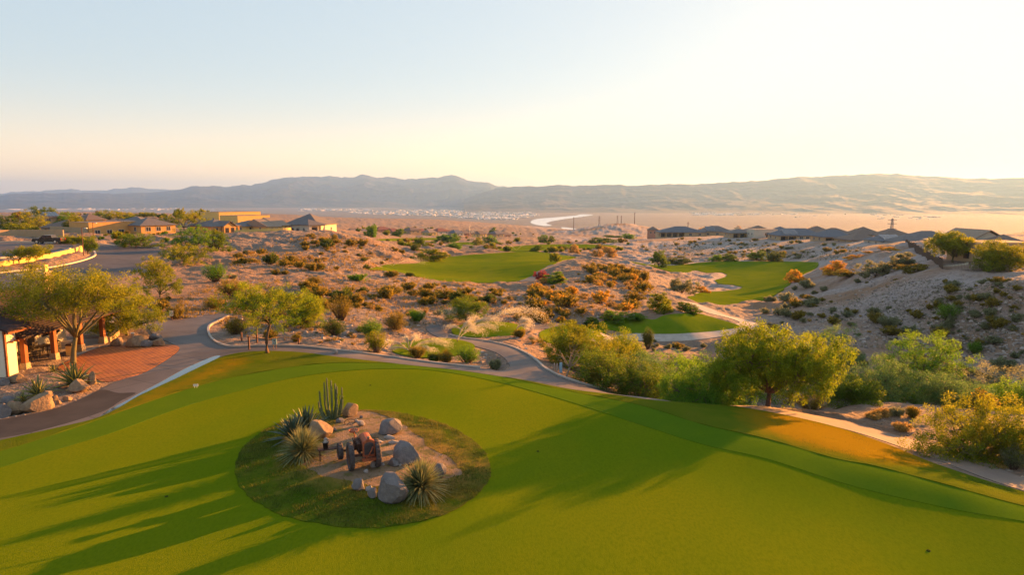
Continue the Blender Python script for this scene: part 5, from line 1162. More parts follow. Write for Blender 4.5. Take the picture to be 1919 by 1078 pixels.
def hiproof(m, w, d, z, h, o=.5, ridge=None, mi=0, x0=0, y0=0, th=.16):
    """hip roof over a w x d footprint; ridge: ridge length (None: w-d), 0.. ; gable when ridge == w+2o"""
    W_, D_ = w/2+o, d/2+o; rl = max((w-d)/2 if ridge is None else ridge/2, .02)
    V = [(-W_,-D_,z-th),(W_,-D_,z-th),(W_,D_,z-th),(-W_,D_,z-th),(-W_,-D_,z),(W_,-D_,z),(W_,D_,z),(-W_,D_,z),(-rl,0,z+h),(rl,0,z+h)]
    V = [(a+x0, b+y0, c) for a, b, c in V]
    m.add(V, [(3,2,1,0),(0,1,5,4),(1,2,6,5),(2,3,7,6),(3,0,4,7),(4,5,9,8),(6,7,8,9),(5,6,9),(7,4,8)], mi)
def window(par, x0, x1, z0, z1, y, frame='trim', glass='glass', axis='y', s=-1):
    t = .06
    def bx(m, a0, b0, a1, b1, dpt0, dpt1, mi=0):
        lo, hi = sorted((y+s*dpt0, y+s*dpt1))
        if axis == 'y': m.box(a0, lo, b0, a1, hi, b1, mi)
        else: m.box(lo, a0, b0, hi, a1, b1, mi)
    m = MB(); bx(m, x0-t, z0-t, x1+t, z0, .0, .05); bx(m, x0-t, z1, x1+t, z1+t, .0, .05); bx(m, x0-t, z0, x0, z1, .0, .05); bx(m, x1, z0, x1+t, z1, .0, .05)
    if x1-x0 > 1.0: bx(m, (x0+x1)/2-.03, z0, (x0+x1)/2+.03, z1, .0, .045)
    f = m.build('window', M[frame], par); g = MB(); bx(g, x0, z0, x1, z1, -.02, .02); g.build('pane', M[glass], f); return f
def house(label, px, Y, wpx, top, d, rh, wall='stucco', roof='tileb', rot=0, wins=3, porch=None, solar=None, kind='hip', wh=None, chimney=None, door=None, gable=None, name='house', garage=None, seed=0, trim='trim', o=.5, ridge=None):
    """px: middle of the front; Y: distance ahead; wpx: width in the photo; top: photo row of the roof line"""
    x = (px-CX)/F*Y*1.0; a = (top-CY)/F; t = (SP+a*CP)/(CP-a*SP); x = (px-CX)/F*Y/(CP-a*SP); zt = CAMH-t*Y
    w = wpx/F*Y; gz = detail_at(x, Y); H_ = zt-gz
    wh = wh or min(max(H_-rh, 2.7), 3.4); bz = zt-rh-wh
    r = thing(name, label, 'house', (x, Y, bz), R(rot), None); g = np.random.default_rng(seed+int(px))
    y0 = 0.0; yb = d
    m = MB(); low = min(0, gz-bz)-2.0
    inset = 2.2 if porch else 0
    if kind == 'parapet':
        m.box(-w/2, 0, low, w/2, d, wh+rh)
        m.box(-w/2-.06, -.06, wh+rh, w/2+.06, d+.06, wh+rh+.22, 0)
        m.build('wall', M[wall], r)
        rf = MB().box(-w/2+.25, .25, wh+rh+.221, w/2-.25, d-.25, wh+rh+.26).build('roof', M['tileg'], r)
    else:
        if porch:
            pa, pb = porch    # porch span as fractions of the width
            xa, xb = -w/2+pa*w, -w/2+pb*w
            if pa > .01: m.box(-w/2, 0, low, xa, d, wh)
            if pb < .99: m.box(xb, 0, low, w/2, d, wh)
            m.box(xa, 2.4, low, xb, d, wh); m.box(xa, -.002, low, xb, 2.4, .05)
            m.box(xa, .0, wh-.45, xb, .35, wh)
        else: m.box(-w/2, 0, low, w/2, d, wh)
        m.build('wall', M[wall], r)
        if porch:
            nc_ = max(2, int((xb-xa)/3.2)+1)
            for q in range(nc_):
                cx_ = xa+.2+(xb-xa-.4)*q/(nc_-1)
                MB().box(cx_-.17, .01, .05, cx_+.17, .36, wh-.451).build('column', M[wall], r)
            for q in range(nc_-1):
                c0 = xa+.2+(xb-xa-.4)*(q+.5)/(nc_-1); hw = min(1.2, (xb-xa)/(nc_-1)*.36)
                window(r, c0-hw, c0+hw, .15, 2.2, 2.4, 'bronze', 'glass')
        m = MB(); hiproof(m, w, d, wh, rh, o, (w+2*o if kind == 'gable' else ridge), y0=d/2)
        if kind == 'gablefront':
            m = MB(); W_ = w/2+o; D0, D1 = -o, d+o
            m.add([(-W_,D0,wh-.2),(0,D0,wh+rh-.2),(W_,D0,wh-.2),(-W_,D1,wh-.2),(0,D1,wh+rh-.2),(W_,D1,wh-.2),(-W_,D0,wh),(0,D0,wh+rh),(W_,D0,wh),(-W_,D1,wh),(0,D1,wh+rh),(W_,D1,wh)],
                  [(6,7,10,9),(7,8,11,10),(0,3,4,1),(1,4,5,2),(0,1,7,6),(1,2,8,7),(3,9,10,4),(4,10,11,5),(0,6,9,3),(2,5,11,8)])
        rf = m.build('roof', M[roof], r)
        if kind in ('gablefront',):
            MB().prism([(-w/2, wh-.2), (w/2, wh-.2), (0, wh+rh*w/(w+2*o)-.2)], .02, .2).build('gable', M[wall], r)
        if solar:
            a0, a1 = solar; sl = rh/(d/2+o)
            for q in range(int(a0), int(a1)):
                m = MB(); xx = -w/2+q*1.3
                pts = [(xx, yy, wh+(yy+o)*sl+.1) for yy in (.4, d/2*.85)]
                m.add([(xx, pts[0][1], pts[0][2]), (xx+1.2, pts[0][1], pts[0][2]), (xx+1.2, pts[1][1], pts[1][2]), (xx, pts[1][1], pts[1][2]), (xx, pts[0][1], pts[0][2]+.06), (xx+1.2, pts[0][1], pts[0][2]+.06), (xx+1.2, pts[1][1], pts[1][2]+.06), (xx, pts[1][1], pts[1][2]+.06)], [(3,2,1,0),(4,5,6,7),(0,1,5,4),(1,2,6,5),(2,3,7,6),(3,0,4,7)])
                m.build('solar_panel', M['solar'], r)
        if chimney is not None:
            MB().box(chimney-.5, d*.5-.4, wh+rh*.3, chimney+.5, d*.5+.4, wh+rh+.7).build('chimney', M[wall], rf)
    # windows on the open stretch of the front, and on both sides
    span = (-w/2+.6, w/2-.6)
    if porch: span = (xb+.5, w/2-.5) if porch[1] < .6 else ((-w/2+.5, xa-.5) if porch[0] > .3 else None)
    if span and span[1]-span[0] > 1.6:
        for q in range(wins):
            c = span[0]+(span[1]-span[0])*(q+.5)/wins; hw = .45+.35*g.random()
            if garage and q == 0: continue
            window(r, c-hw, c+hw, 1.0, 2.2, 0.0, trim)
    for sx in (-1, 1):
        for yy in (d*.3, d*.7): window(r, yy-.6, yy+.6, 1.0, 2.2, sx*w/2, trim, 'glass', 'x', sx)
    if door is not None:
        dd = MB().box(door-.5, -.05, .02, door+.5, .0, 2.15).build('door', M['trim' if door_white else 'wood'], r)
        MB().box(door+.34, -.11, 1.0, door+.40, -.05, 1.12).build('handle', M['bronze'], dd)
    if garage is not None:
        gd = MB(); gd.box(garage-1.4, -.05, .02, garage+1.4, .0, 2.3)
        for q in range(4): gd.box(garage-1.38, -.07, .06+q*.56, garage+1.38, -.05, .54+q*.56)
        gd.build('garage_door', M['bronze'], r)
    if gable:
        gx, gw, gh = gable; m = MB()
        m.prism([(gx-gw/2, .0), (gx+gw/2, .0), (gx+gw/2, wh-.1), (gx, wh-.1+gh*.8), (gx-gw/2, wh-.1)], -1.6, -.01)
        wg = m.build('porch_gable', M[wall], r)
        m = MB(); q = gw/2+.4
        m.add([(gx-q,-2.0,wh-.15),(gx,-2.0,wh+gh),(gx+q,-2.0,wh-.15),(gx-q,d*.4,wh-.15),(gx,d*.4,wh+gh),(gx+q,d*.4,wh-.15),(gx-q,-2.0,wh+.0),(gx,-2.0,wh+gh+.15),(gx+q,-2.0,wh+.0),(gx-q,d*.4,wh+.0),(gx,d*.4,wh+gh+.15),(gx+q,d*.4,wh+.0)],
              [(6,7,10,9),(7,8,11,10),(0,3,4,1),(1,4,5,2),(0,1,7,6),(1,2,8,7),(3,9,10,4),(4,10,11,5),(0,6,9,3),(2,5,11,8)])
        m.build('gable_roof', M[roof], r)
        for s in (-1, 1): window(r, gx+s*gw*.24-.55, gx+s*gw*.24+.55, .2, 2.1, -1.6, 'bronze')
    return r
door_white = True
# ---- far left estate
house('long orange adobe house with flat parapet and shaded arches', 226, 205, 112, 417, 12, 1.6, 'adobe', rot=56, kind='parapet', name='adobe_house', wins=5)
house('grey-roofed end wing of the adobe house with tall windows', 296, 207, 64, 408, 12, 2.2, 'adobe', 'tileg', rot=54, wins=3)
house('tan house with broad brown hip roof behind the pickup', 100, 215, 50, 412, 14, 2.4, 'stucco', 'tileb', wins=3, porch=(.5,.95))
house('house carrying black solar panels behind the tree-lined wall', 104, 290, 54, 397, 14, 2.2, 'stucco', 'tileb', rot=50, wins=2, solar=(2,6))
house('small hip-roofed house between the tall tree and the adobe parapet', 180, 260, 34, 400, 12, 2.4, 'adobe', 'tileb', rot=54, wins=2)
house('house roof peeping over the adobe parapet', 240, 250, 60, 406, 12, 2.2, 'adobe', 'tileg', wins=3)
house('orange gabled porch house with grey hip roof', 422, 225, 58, 411, 12, 2.2, 'adobe', 'tileg', rot=56, porch=(.55,1.0), wins=2, gable=(.5,4.2,1.5))
house('long yellow flat-roofed building, upper of the two behind the gabled porch', 450, 310, 84, 398, 16, 1.2, 'yell', rot=52, kind='parapet', name='clubhouse_building', wins=6)
house('lower yellow flat-roofed wing in front of the long upper one', 476, 290, 66, 405, 14, 1.0, 'yell', rot=52, kind='parapet', name='clubhouse_building', wins=5)
house('low grey-roofed house beside the two young garden trees', 484, 252, 50, 413, 12, 2.0, 'yell', 'tileg', porch=(.1,.6), wins=2, rot=50)
house('narrow grey-gabled house, nearer of the striped pair', 513, 246, 26, 411, 16, 2.6, 'yell', 'tilet', kind='gable', rot=52, wins=2)
house('narrow grey-gabled house, farther of the striped pair', 530, 250, 24, 408, 16, 2.8, 'yell', 'tilet', kind='gable', rot=52, wins=2)
house('large grey hip-roofed house at the end of the pale ridge', 562, 252, 70, 401, 16, 4.0, 'cream', 'tileg', porch=(.55,1.0), wins=3, rot=-10)
house('low grey-roofed end wing facing the valley with arched porch', 594, 250, 34, 411, 12, 2.0, 'cream', 'tileg', porch=(.1,1.0), wins=1, rot=48)
# ---- terrace houses on the far rise
TR = [(668,'brick','tileb',28,428,'farthest brown house at the start of the terrace row'),(690,'brick','tileg',22,430,'grey-roofed house behind the round tree of the terrace row'),
 (722,'brick','tiler',34,425,'wide red-roofed house, first clear one of the terrace row'),(742,'brick','tiler',16,428,'small red house tucked behind the wide red-roofed one'),
 (779,'stucco','tileb',24,426,'dark-roofed house with a tan gable in the terrace row'),(795,'brick','tiler',16,429,'red gabled house after the dark-roofed one'),
 (812,'yell','tilet',18,430,'bright yellow gabled house of the terrace row'),(832,'cream','tiler',30,428,'maroon-roofed house with pale walls in the terrace row'),(850,'stucco','tileb',16,431,'small tan house beside the maroon-roofed one'),
 (862,'cream','tilebl',20,431,'slate-roofed house past the maroon-roofed one'),(876,'brick','tileb',18,432,'russet house in the thinning end of the terrace row'),(892,'stucco','tileg',20,432,'grey-roofed house before the tall dark tree'),
 (906,'yell','tileb',16,433,'yellow-walled house beside the tall dark tree'),(938,'stucco','tileg',22,433,'house just beyond the tall dark tree'),(952,'brick','tileb',16,435,'last brown house of the terrace row')]
for i, (px, wl_, rf_, w_, tp, lb) in enumerate(TR):
    house(lb, px, 590+14*(i % 3), w_, tp, 11, 2.6, wl_, rf_, rot=46, wins=2, kind='hip', wh=3.0, seed=i, ridge=5)
house('lone house behind the dark knoll road', 1224, 470, 20, 425, 10, 2.2, 'brick', 'tileb', rot=-10, wins=2)
# ---- houses on the shaded ridge
RD = [('arcaded house with slate roof at the outer end of the ridge row', 1280,400,84,425,14,3.2,'stucco','tilebl',dict(porch=(.0,.55), wins=2, ridge=6)),
 ('second grey house of the ridge row behind the golden bush', 1345,405,56,424,13,3.2,'stucco','tileg',dict(wins=3, solar=(2,6))),
 ('low grey house with long dark porch on the ridge', 1392,345,46,430,11,1.8,'stucco','tileg',dict(porch=(.1,.95))),
 ('pale modern flat-roofed house with brown garage on the ridge', 1436,335,44,431,11,.5,'cream','tileg',dict(kind='parapet', garage=1.5, wins=3)),
 ('brown hip roof behind the pale modern house', 1428,395,42,423,13,3.0,'stucco','tileb',dict()),
 ('house with slate-blue roof behind the dark-porched solar house', 1470,370,38,425,12,3.0,'cream','tilebl',dict()),
 ('dark slate-roofed house with bright solar panels and a triple porch', 1503,310,84,429,14,3.0,'stucco','tilebl',dict(porch=(.02,.4), wins=4, solar=(2,7), ridge=9)),
 ('brown hip roof beyond the golden tree on the ridge', 1540,390,34,424,12,3.0,'stucco','tileb',dict()),
 ('long brown roof between the ridge trees', 1572,360,52,428,12,2.6,'stucco','tileb',dict()),
 ('tan house with blue-grey hip roof and porch on the ridge', 1572,275,56,432,12,2.6,'stucco','tilebl',dict(porch=(.05,.5), wins=2, ridge=4)),
 ('tan house with pale door and brown roof next to the blue-grey one', 1626,255,62,438,13,2.4,'stucco','tileb',dict(porch=(.5,.95), wins=2, door=-5.2)),
 ('tall brown hip roof above the tan ridge houses', 1632,330,52,426,14,3.6,'stucco','tileb',dict()),
 ('cream house with bluish solar roof by the yard fence end', 1680,235,54,440,12,2.2,'cream','tilebl',dict(porch=(.6,.95), wins=3, solar=(1,6))),
 ('broad brown hip roof behind the cream solar house', 1686,320,58,429,14,3.4,'stucco','tileb',dict()),
 ('grey hip-roofed house just past the cream solar house', 1720,225,60,441,12,2.4,'cream','tileg',dict()),
 ('dark-roofed house partly hidden by the yard palo verde', 1756,240,84,434,12,2.6,'stucco','tileg',dict()),
 ('grey-roofed house between the two yard palo verdes', 1818,235,74,436,12,2.6,'cream','tileg',dict()),
 ('large house with grey gable and sunlit roof near the frame edge', 1855,215,72,431,16,3.6,'cream','tilet',dict(kind='gablefront', o=.8)),
 ('dark brown roofed house at the frame edge on the ridge', 1908,200,40,441,12,2.4,'stucco','tileb',dict())]
for lb, px, Y, w_, tp, d_, rh_, wl_, rf_, kw in RD: house(lb, px, Y, w_, tp, d_, rh_, wl_, rf_, **kw)
nh = house('tan flat-roofed house behind the wide palo verde, nearest on the slope', 1888, 105, 116, 458, 7, .6, 'stucco', kind='parapet', wins=4, name='house', trim='bronze')
# ---- clubhouse
cx0 = -34.2
cb = thing('clubhouse', 'white clubhouse with dark tiled roof and red timber patio posts', 'clubhouse', (cx0, 44, 0.0))
m = MB(); m.box(-14, 1.0, -.4, -4.0, 13.5, 2.9); m.build('wall', M['white'], cb)
m = MB(); m.box(-9, .8, -.4, .22, 1.9, 3.35); m.build('end_wing', M['white'], cb)
# roof: main slope over patio and hall, its eave above the posts
m = MB()
E0, E1, ZE, ZR, XE, XR = 1.95, 14.2, 2.62, 4.95, .75, -6.0
m.add([(XE,E0,ZE),(XE,E1,ZE),(XR,E1-3,ZR),(XR,E0,ZR),(XE,E0,ZE-.14),(XE,E1,ZE-.14),(XR,E1-3,ZR-.14),(XR,E0,ZR-.14),(2*XR-XE,E1,ZE),(2*XR-XE,E0,ZE),(2*XR-XE,E1,ZE-.14),(2*XR-XE,E0,ZE-.14)],
      [(0,1,2,3),(7,6,5,4),(0,4,5,1),(0,3,7,4),(1,8,2),(3,2,8,9),(1,5,10,8),(7,11,10,6),(3,9,11,7),(5,6,10),(8,10,11,9)])
for k in range(26):   # courses of tile
    f = k/26; x = XE+(XR-XE)*f; z = ZE+(ZR-ZE)*f
    m.box(x-.10, E0+.02, z-.02, x+.16, E1-3*f-.02, z+.045)
rfm = m.build('roof', M['tiled'], cb)
m = MB(); m.add([(1.0,.2,3.42),(1.0,2.4,3.42),(-6,2.4,5.4),(-6,.2,5.4),(1.0,.2,3.28),(1.0,2.4,3.28),(-6,2.4,5.26),(-6,.2,5.26)], [(0,1,2,3),(7,6,5,4),(0,4,5,1),(1,5,6,2),(2,6,7,3),(3,7,4,0)]); m.build('end_wing_roof', M['tiled'], cb)
m = MB(); m.box(.9,.22,3.16,1.02,2.38,3.30); m.build('fascia', M['wood'], cb)
m = MB(); m.box(.225, .74, -.05, .36, .88, 3.3); m.build('corner_trim', M['wood'], cb)
for y in (2.9, 6.0, 9.1, 12.1):
    po = MB().box(-.16, y-.16, .62, .16, y+.16, 2.3).build('post', M['wood'], cb)
    MB().box(-.27, y-.27, -.05, .27, y+.27, .62, taper=.8).build('stone_base', M['stonev'], po)
m = MB(); m.box(-.14, 1.0, 2.3, .14, 13.6, 2.5); m.build('eave_beam', M['wood'], cb)
m = MB()
for k in range(24): m.box(-3.9, 1.2+.53*k, 2.38, .55, 1.28+.53*k, 2.5)
m.build('rafters', M['wood'], cb)
MB().box(-4.0, .95, -.3, .35, 13.9, .05).build('patio_floor', M['kerb'], cb)
for y0_, y1_ in ((2.2,4.0),(5.2,6.4),(10.6,12.6)): window(cb, y0_, y1_, .95, 2.15, -4.0, 'bronze', 'glass', 'x', 1)
dr_ = MB().box(-4.0, 7.8, .05, -3.93, 9.6, 2.2).build('door', M['bronze'], cb); MB().box(-3.93, 8.62, 1.0, -3.86, 8.68, 1.25).build('handle', M['trim'], dr_)
for y in (3.4, 9.8):
    lp = MB().lathe([(.06,2.0),(.13,2.02),(.13,2.22),(.02,2.34)], 8, 0, Matrix.Translation((-3.84, y+1.0, 0))).build('wall_lantern', M['bronze'], cb)
# chimney (a part of the roof)
ch = MB(); cx_, cy_ = -6.3, 13.2
ch.box(cx_-.1, cy_-.6, 3.5, cx_+1.5, cy_+.6, 6.0); ch.build('chimney', M['stonev'], cb)
MB().box(cx_-1.4, cy_-.9, 5.6, cx_-.1, cy_+.8, 5.75).build('chimney_shelf', M['kerb'], cb)
for a, q in ((cx_+.15, 'tiled'), (cx_+1.2, 'yell')): MB().box(a-.15, cy_-.2, 6.0, a+.15, cy_+.2, 6.55).build('chimney_pot', M[q], cb)
# ---- patio furniture
M['furn'] = mat('dark_patio_metal', (.05,.035,.03), (.035,.028,.025), 5, .6, 0, spec=.4)
def table():
    t = thing('patio_table', 'dark square patio table nearest the white wing under the roof', 'table'); m = MB(); m.box(-.5,-.5,.70,.5,.5,.74); m.box(-.46,-.46,.66,.46,.46,.70); m.build('tabletop', M['furn'], t, bevel=.01)
    for sx in (-1, 1):
        for sy in (-1, 1): MB().box(sx*.44-.03, sy*.44-.03, 0, sx*.44+.03, sy*.44+.03, .66).build('leg', M['furn'], t)
    return t
def chair():
    t = thing('patio_chair', '', 'chair', group='dark chairs around the patio tables'); MB().box(-.24,-.24,.42,.24,.24,.46).build('seat', M['furn'], t)
    m = MB(); m.box(-.24,.20,.80,.24,.24,.90); [m.box(x-.015,.205,.46,x+.015,.235,.80) for x in (-.22,-.11,0,.11,.22)]; m.build('backrest', M['furn'], t)
    for sx in (-1, 1):
        for sy in (-1, 1): MB().box(sx*.21-.02, sy*.21-.02, 0, sx*.21+.02, sy*.21+.02, .42).build('leg', M['furn'], t)
        MB().box(sx*.24-.025,-.22,.62,sx*.24+.025,.22,.65).build('armrest', M['furn'], t)
    return t
tb, chp = table(), chair(); tabs = [(-1.7,2.3),(-1.9,5.4),(-2.0,8.0)]
tl = ['dark square patio table nearest the white wing under the roof', 'middle dark patio table behind the second timber post', 'farthest dark patio table by the bronze doors']
firstc = True
for i, (x, y) in enumerate(tabs):
    t = tb if i == 0 else dup(tb, (0,0,0)); t.location = (cx0+x, 44+y, .05); t['label'] = tl[i]; t['group'] = 'patio tables'
    for k in range(4):
        a = k*math.pi/2+.3; c = chp if firstc else dup(chp, (0,0,0)); firstc = False
        c.location = (cx0+x+math.sin(a)*.85, 44+y+math.cos(a)*.85, .05); c.rotation_euler.z = -a; c['label'] = ['dark slatted chair at the patio table nearest the white wing','dark slatted chair at the middle patio table','dark slatted chair at the farthest patio table'][i]
bn = thing('litter_bin', 'tan square litter bin standing beside the second timber post', 'bin', (cx0+.2, 51.6, .05)); MB().box(-.25,-.25,0,.25,.25,.8).build('body', M['yell'], bn, bevel=.02); MB().box(-.28,-.28,.8,.28,.28,.95,taper=.7).build('lid', M['furn'], bn)
# ---- low curved planter wall by the plaza
def sweep(name, line, w, h, m, z0=-.15, zoff=0.0, cap=0.0, kind=None):
    p = np.array(line); t = np.gradient(p, axis=0); t /= np.linalg.norm(t, axis=1)[:,None]+1e-9; nn = np.stack([-t[:,1], t[:,0]], 1)
    z = H(p[:,0], p[:,1])+zoff; V = []; k = len(p)
    for i in range(k):
        a = p[i]+nn[i]*w/2; b = p[i]-nn[i]*w/2
        V += [(a[0], a[1], z[i]+z0), (b[0], b[1], z[i]+z0), (b[0], b[1], z[i]+h), (a[0], a[1], z[i]+h)]
    Fc = [(i*4+q, i*4+(q+1)%4, (i+1)*4+(q+1)%4, (i+1)*4+q) for i in range(k-1) for q in range(4)]+[(0,1,2,3), (k*4-1,k*4-2,k*4-3,k*4-4)]
    mb = MB(); mb.add(V, Fc); o = mb.build(name, m)
    if kind: tag(o, kind=kind)
    return o
o = sweep('planter_wall', line_px([(203,643),(212,636),(220,626),(216,616),(205,610)]), .35, .45, M['stonev']); tag(o, 'low curved stone planter wall at the plaza edge', 'wall')
# kerbs along the concrete path and the road
for ln in ([(428,594),(412,602),(393,612),(391,625),(398,637.5),(415,647.5),(440,651.5),(490,649.5),(560,650.5),(640,659),(720,669.5),(800,680.5),(870,688.5),(900,691.5)],
           [(1018,690),(1030,697.5),(1050,707.5),(1090,720.5),(1150,734),(1240,747.5),(1300,756)], [(843,629),(870,635.5),(915,641.5),(955,650.5),(985,663.5),(1005,677.5),(1018,690)]):
    sweep('kerb', line_px(ln, 5), .18, .17, M['kerb'], kind='structure')
for ln in ([(-140,533),(0,512.5),(80,504.5),(140,493.5),(176,481.5),(177,472)], [(170,463.5),(178,458.6),(215,460.5),(300,465.5)], [(-140,461),(0,454.6),(65,454.6),(118,455.6)], [(0,484.5),(50,480.5),(100,474.5),(132,466.5)]):
    sweep('kerb', line_px(ln, 5), .3, .22, M['cream'], kind='structure')
o = sweep('retaining_wall', line_px([(-150,520),(-60,511),(0,504),(60,494),(105,486),(140,477),(154,470)], 5), .3, 1.15, M['yell'], -.3); tag(o, 'curved sunlit yellow retaining wall above the road', 'wall')
o = sweep('garden_wall', line_px([(-120,454),(0,449),(60,448),(120,449)], 4), .25, 2.1, M['stucco'], -.3, .2); tag(o, 'long tan garden wall behind the parked pickup', 'wall')
o = sweep('garden_wall', line_px([(95,437),(130,439),(165,441)], 4), .25, 1.9, M['stucco'], -.3, .2); tag(o, 'tan garden wall below the brown-roofed house', 'wall')
o = sweep('garden_wall', line_px([(440,438),(490,436),(530,434),(545,433)], 4), .25, .9, M['yell'], -.3, .1); tag(o, 'low yellow garden wall below the striped gabled houses', 'wall')
# ---- street lamps and posts
M['pole'] = mat('rust_pole', (.14,.06,.04), (.1,.045,.03), 3, .7, 0)
def lamp(label, px, py, top):
    p = S(px, py); h = hgt(p, top); t = thing('street_lamp', label, 'lamp', p, 0, 'street lamps'); MB().tube([(0,0,-.1),(0,0,h)], [.09,.06], 8).build('pole', M['pole'], t)
    MB().tube([(0,0,h-.12),(.35,0,h-.02),(.7,0,h-.08)], .035, 6).build('arm', M['pole'], t); MB().box(.5,-.16,h-.22,1.0,.16,h-.09,taper=.8).build('lamp_head', M['trim'], t)
lamp('tall thin lamp post before the adobe house', 176,452,417); lamp('lamp post at the tip of the retaining wall', 157,482,426)
for lb, a, b, c in (('thin utility pole before the winding river', 1075,432,407),('tall bare pole on the dark knoll', 1189,424,398),('shorter bare pole next to the lattice pylon on the knoll', 1164,424,404),('faint utility pole behind the ridge houses', 1289,432,416)):
    p = PD(a, b, 880 if a < 1250 else 700); p = Vector((p[0], p[1], detail_at(p[0], p[1])-.5)); h = hgt(p, c)
    t = thing('utility_pole', lb, 'pole', p); MB().tube([(0,0,0),(0,0,h)], [.45,.28], 6).build('pole', M['pole'], t); MB().box(-1.4,-.12,h-1.6,1.4,.12,h-1.35).build('crossarm', M['pole'], t)
M['steel'] = mat('galvanised_steel', (.22,.21,.22), (.18,.17,.18), 1, .6, 0)
def pylon(label, px, py, Y, top):
    p = PD(px, py, Y); p = Vector((p[0], p[1], detail_at(p[0], p[1])-1)); h = hgt(p, top); t = thing('lattice_pylon', label, 'pylon', p)
    m = MB(); b = h*.16; r = h*.007; lv = [0,.25,.45,.62,.76,.88,1]
    def c(f, i): q = b*(1-f)*.95+.02*h*(f > .6)+.3; sx, sy = [(-1,-1),(1,-1),(1,1),(-1,1)][i]; return (sx*q*.5, sy*q*.5, h*f)
    for i in range(4):
        m.tube([c(0,i), c(.6,i), c(1,i)], r, 4)
        for k in range(len(lv)-1): m.tube([c(lv[k],i), c(lv[k+1],(i+1)%4)], r*.7, 4); m.tube([c(lv[k+1],i), c(lv[k+1],(i+1)%4)], r*.7, 4)
    m.build('lattice', M['steel'], t); m = MB()
    for f in (.72, .86, .97): m.tube([(-h*.13,0,h*f),(h*.13,0,h*f)], r, 4)
    m.build('crossarms', M['steel'], t)
pylon('lattice pylon before the dark knoll summit, nearest the river', 1123,428,1000,405); pylon('lattice pylon on the dark knoll summit between two poles', 1157,424,905,404); pylon('lattice pylon rising behind the brown ridge roofs', 1671,432,800,410)
# ---- pickup
M['carb'] = mat('black_car_paint', (.012,.012,.014), None, 1, .22, 0, spec=.6); M['chrome'] = mat('chrome', (.5,.5,.5), None, 1, .25, 0, metal=1.0); M['cglass'] = mat('car_glass', (.03,.04,.05), None, 1, .06, 0, spec=.8)
p = S(92, 457.5); pk = thing('pickup_truck', 'black crew cab pickup parked at the far kerb of the lot', 'pickup truck', p, R(4)); M['lampw'] = mat('headlight_glass', (.5,.5,.48), None, 1, .1, 0, spec=.6); M['lampr'] = mat('tail_light', (.25,.01,.01), None, 1, .2)
m = MB(); m.prism([(-2.85,.45),(-2.9,.85),(-2.75,1.12),(-1.35,1.2),(-.65,1.82),(.95,1.86),(1.15,1.24),(2.85,1.2),(2.88,.5),(2.4,.42),(-2.4,.42)], -.95, .95); m.build('body', M['carb'], pk, bevel=.05)
MB().box(1.25,-.82,1.18,2.8,.82,1.30).build('bed_cover', M['blackmet'], pk)
m = MB(); m.prism([(-1.12,1.26),(-.62,1.72),(-.05,1.75),(-.05,1.26)], -.965, .965); m.prism([(.02,1.26),(.02,1.75),(.85,1.76),(1.0,1.28)], -.965, .965); m.build('side_window', M['cglass'], pk)
m = MB(); m.prism([(-1.36,1.24),(-1.30,1.22),(-.62,1.80),(-.68,1.83)], -.8, .8); m.build('windshield', M['cglass'], pk)
for x in (-1.9, 1.75):
    for s in (-1, 1):
        Mx = Matrix.Translation((x, s*.86, .41)) @ Matrix.Rotation(R(90), 4, 'X')
        wv = MB().lathe([(.26,-.13),(.39,-.13),(.41,-.08),(.41,.08),(.39,.13),(.26,.13)], 20, 0, Mx).build('wheel', M['tyre'], pk, True); MB().lathe([(.05,-.15),(.25,-.14),(.25,.14),(.05,.15)], 12, 0, Mx).build('rim', M['chrome'], wv)
for s in (-1, 1): MB().box(-2.93,s*.72-.16,.86,-2.83,s*.72+.16,1.04).build('headlight', M['lampw'], pk); MB().box(2.82,s*.84-.09,.8,2.92,s*.84+.09,1.15).build('tail_light', M['lampr'], pk); MB().box(-.95,s*1.06-.11,1.2,-.8,s*1.06+.11,1.38).build('mirror', M['carb'], pk)
MB().box(-2.97,-.95,.45,-2.83,.95,.62).build('bumper', M['chrome'], pk)
p = S(1226, 446); tl_ = thing('travel_trailer', 'white trailer parked below the arcaded ridge house', 'trailer', p, R(2)); w_ = 22/F*p.y/2
m = MB(); m.prism([(-w_,.5),(-w_+.6,2.3),(w_,2.3),(w_,.5)], 0, 2.3); m.build('body', M['trim'], tl_, bevel=.1); MB().box(-w_*.6,-.03,1.3,w_*.8,.02,1.75).build('window', M['glass'], tl_)
for x in (-.6,.6): MB().lathe([(.05,-.1),(.36,-.1),(.36,.1),(.05,.1)], 14, 0, Matrix.Translation((x,.1,.36)) @ Matrix.Rotation(R(90),4,'X')).build('wheel', M['tyre'], tl_, True)
# ---- yard fence on the slope crest
fl = line_px([(1697,460),(1712,470),(1735,486),(1752,498),(1766,507)], 6)
f = thing('metal_fence', 'dark brown yard fence running down the crest of the grey slope', 'fence', (0,0,0)); z = H(fl[:,0], fl[:,1])
m = MB(); dpt = [0]+list(np.cumsum(np.linalg.norm(np.diff(fl, axis=0), axis=1)))
def fat(s): return (np.interp(s, dpt, fl[:,0]), np.interp(s, dpt, fl[:,1]), np.interp(s, dpt, z))
for s in np.arange(0, dpt[-1], .22): a = fat(s); m.box(a[0]-.035, a[1]-.035, a[2]-.1, a[0]+.035, a[1]+.035, a[2]+1.55)
m.build('pickets', M['bronze'], f)
for hh in (.25, 1.5): MB().tube([(*fat(s)[:2], fat(s)[2]+hh) for s in np.linspace(0, dpt[-1], 30)], .05, 4).build('rail', M['bronze'], f)
for s in np.arange(0, dpt[-1]+.1, 4.2): a = fat(min(s, dpt[-1])); MB().box(a[0]-.09,a[1]-.09,a[2]-.2,a[0]+.09,a[1]+.09,a[2]+1.75).build('post', M['bronze'], f)
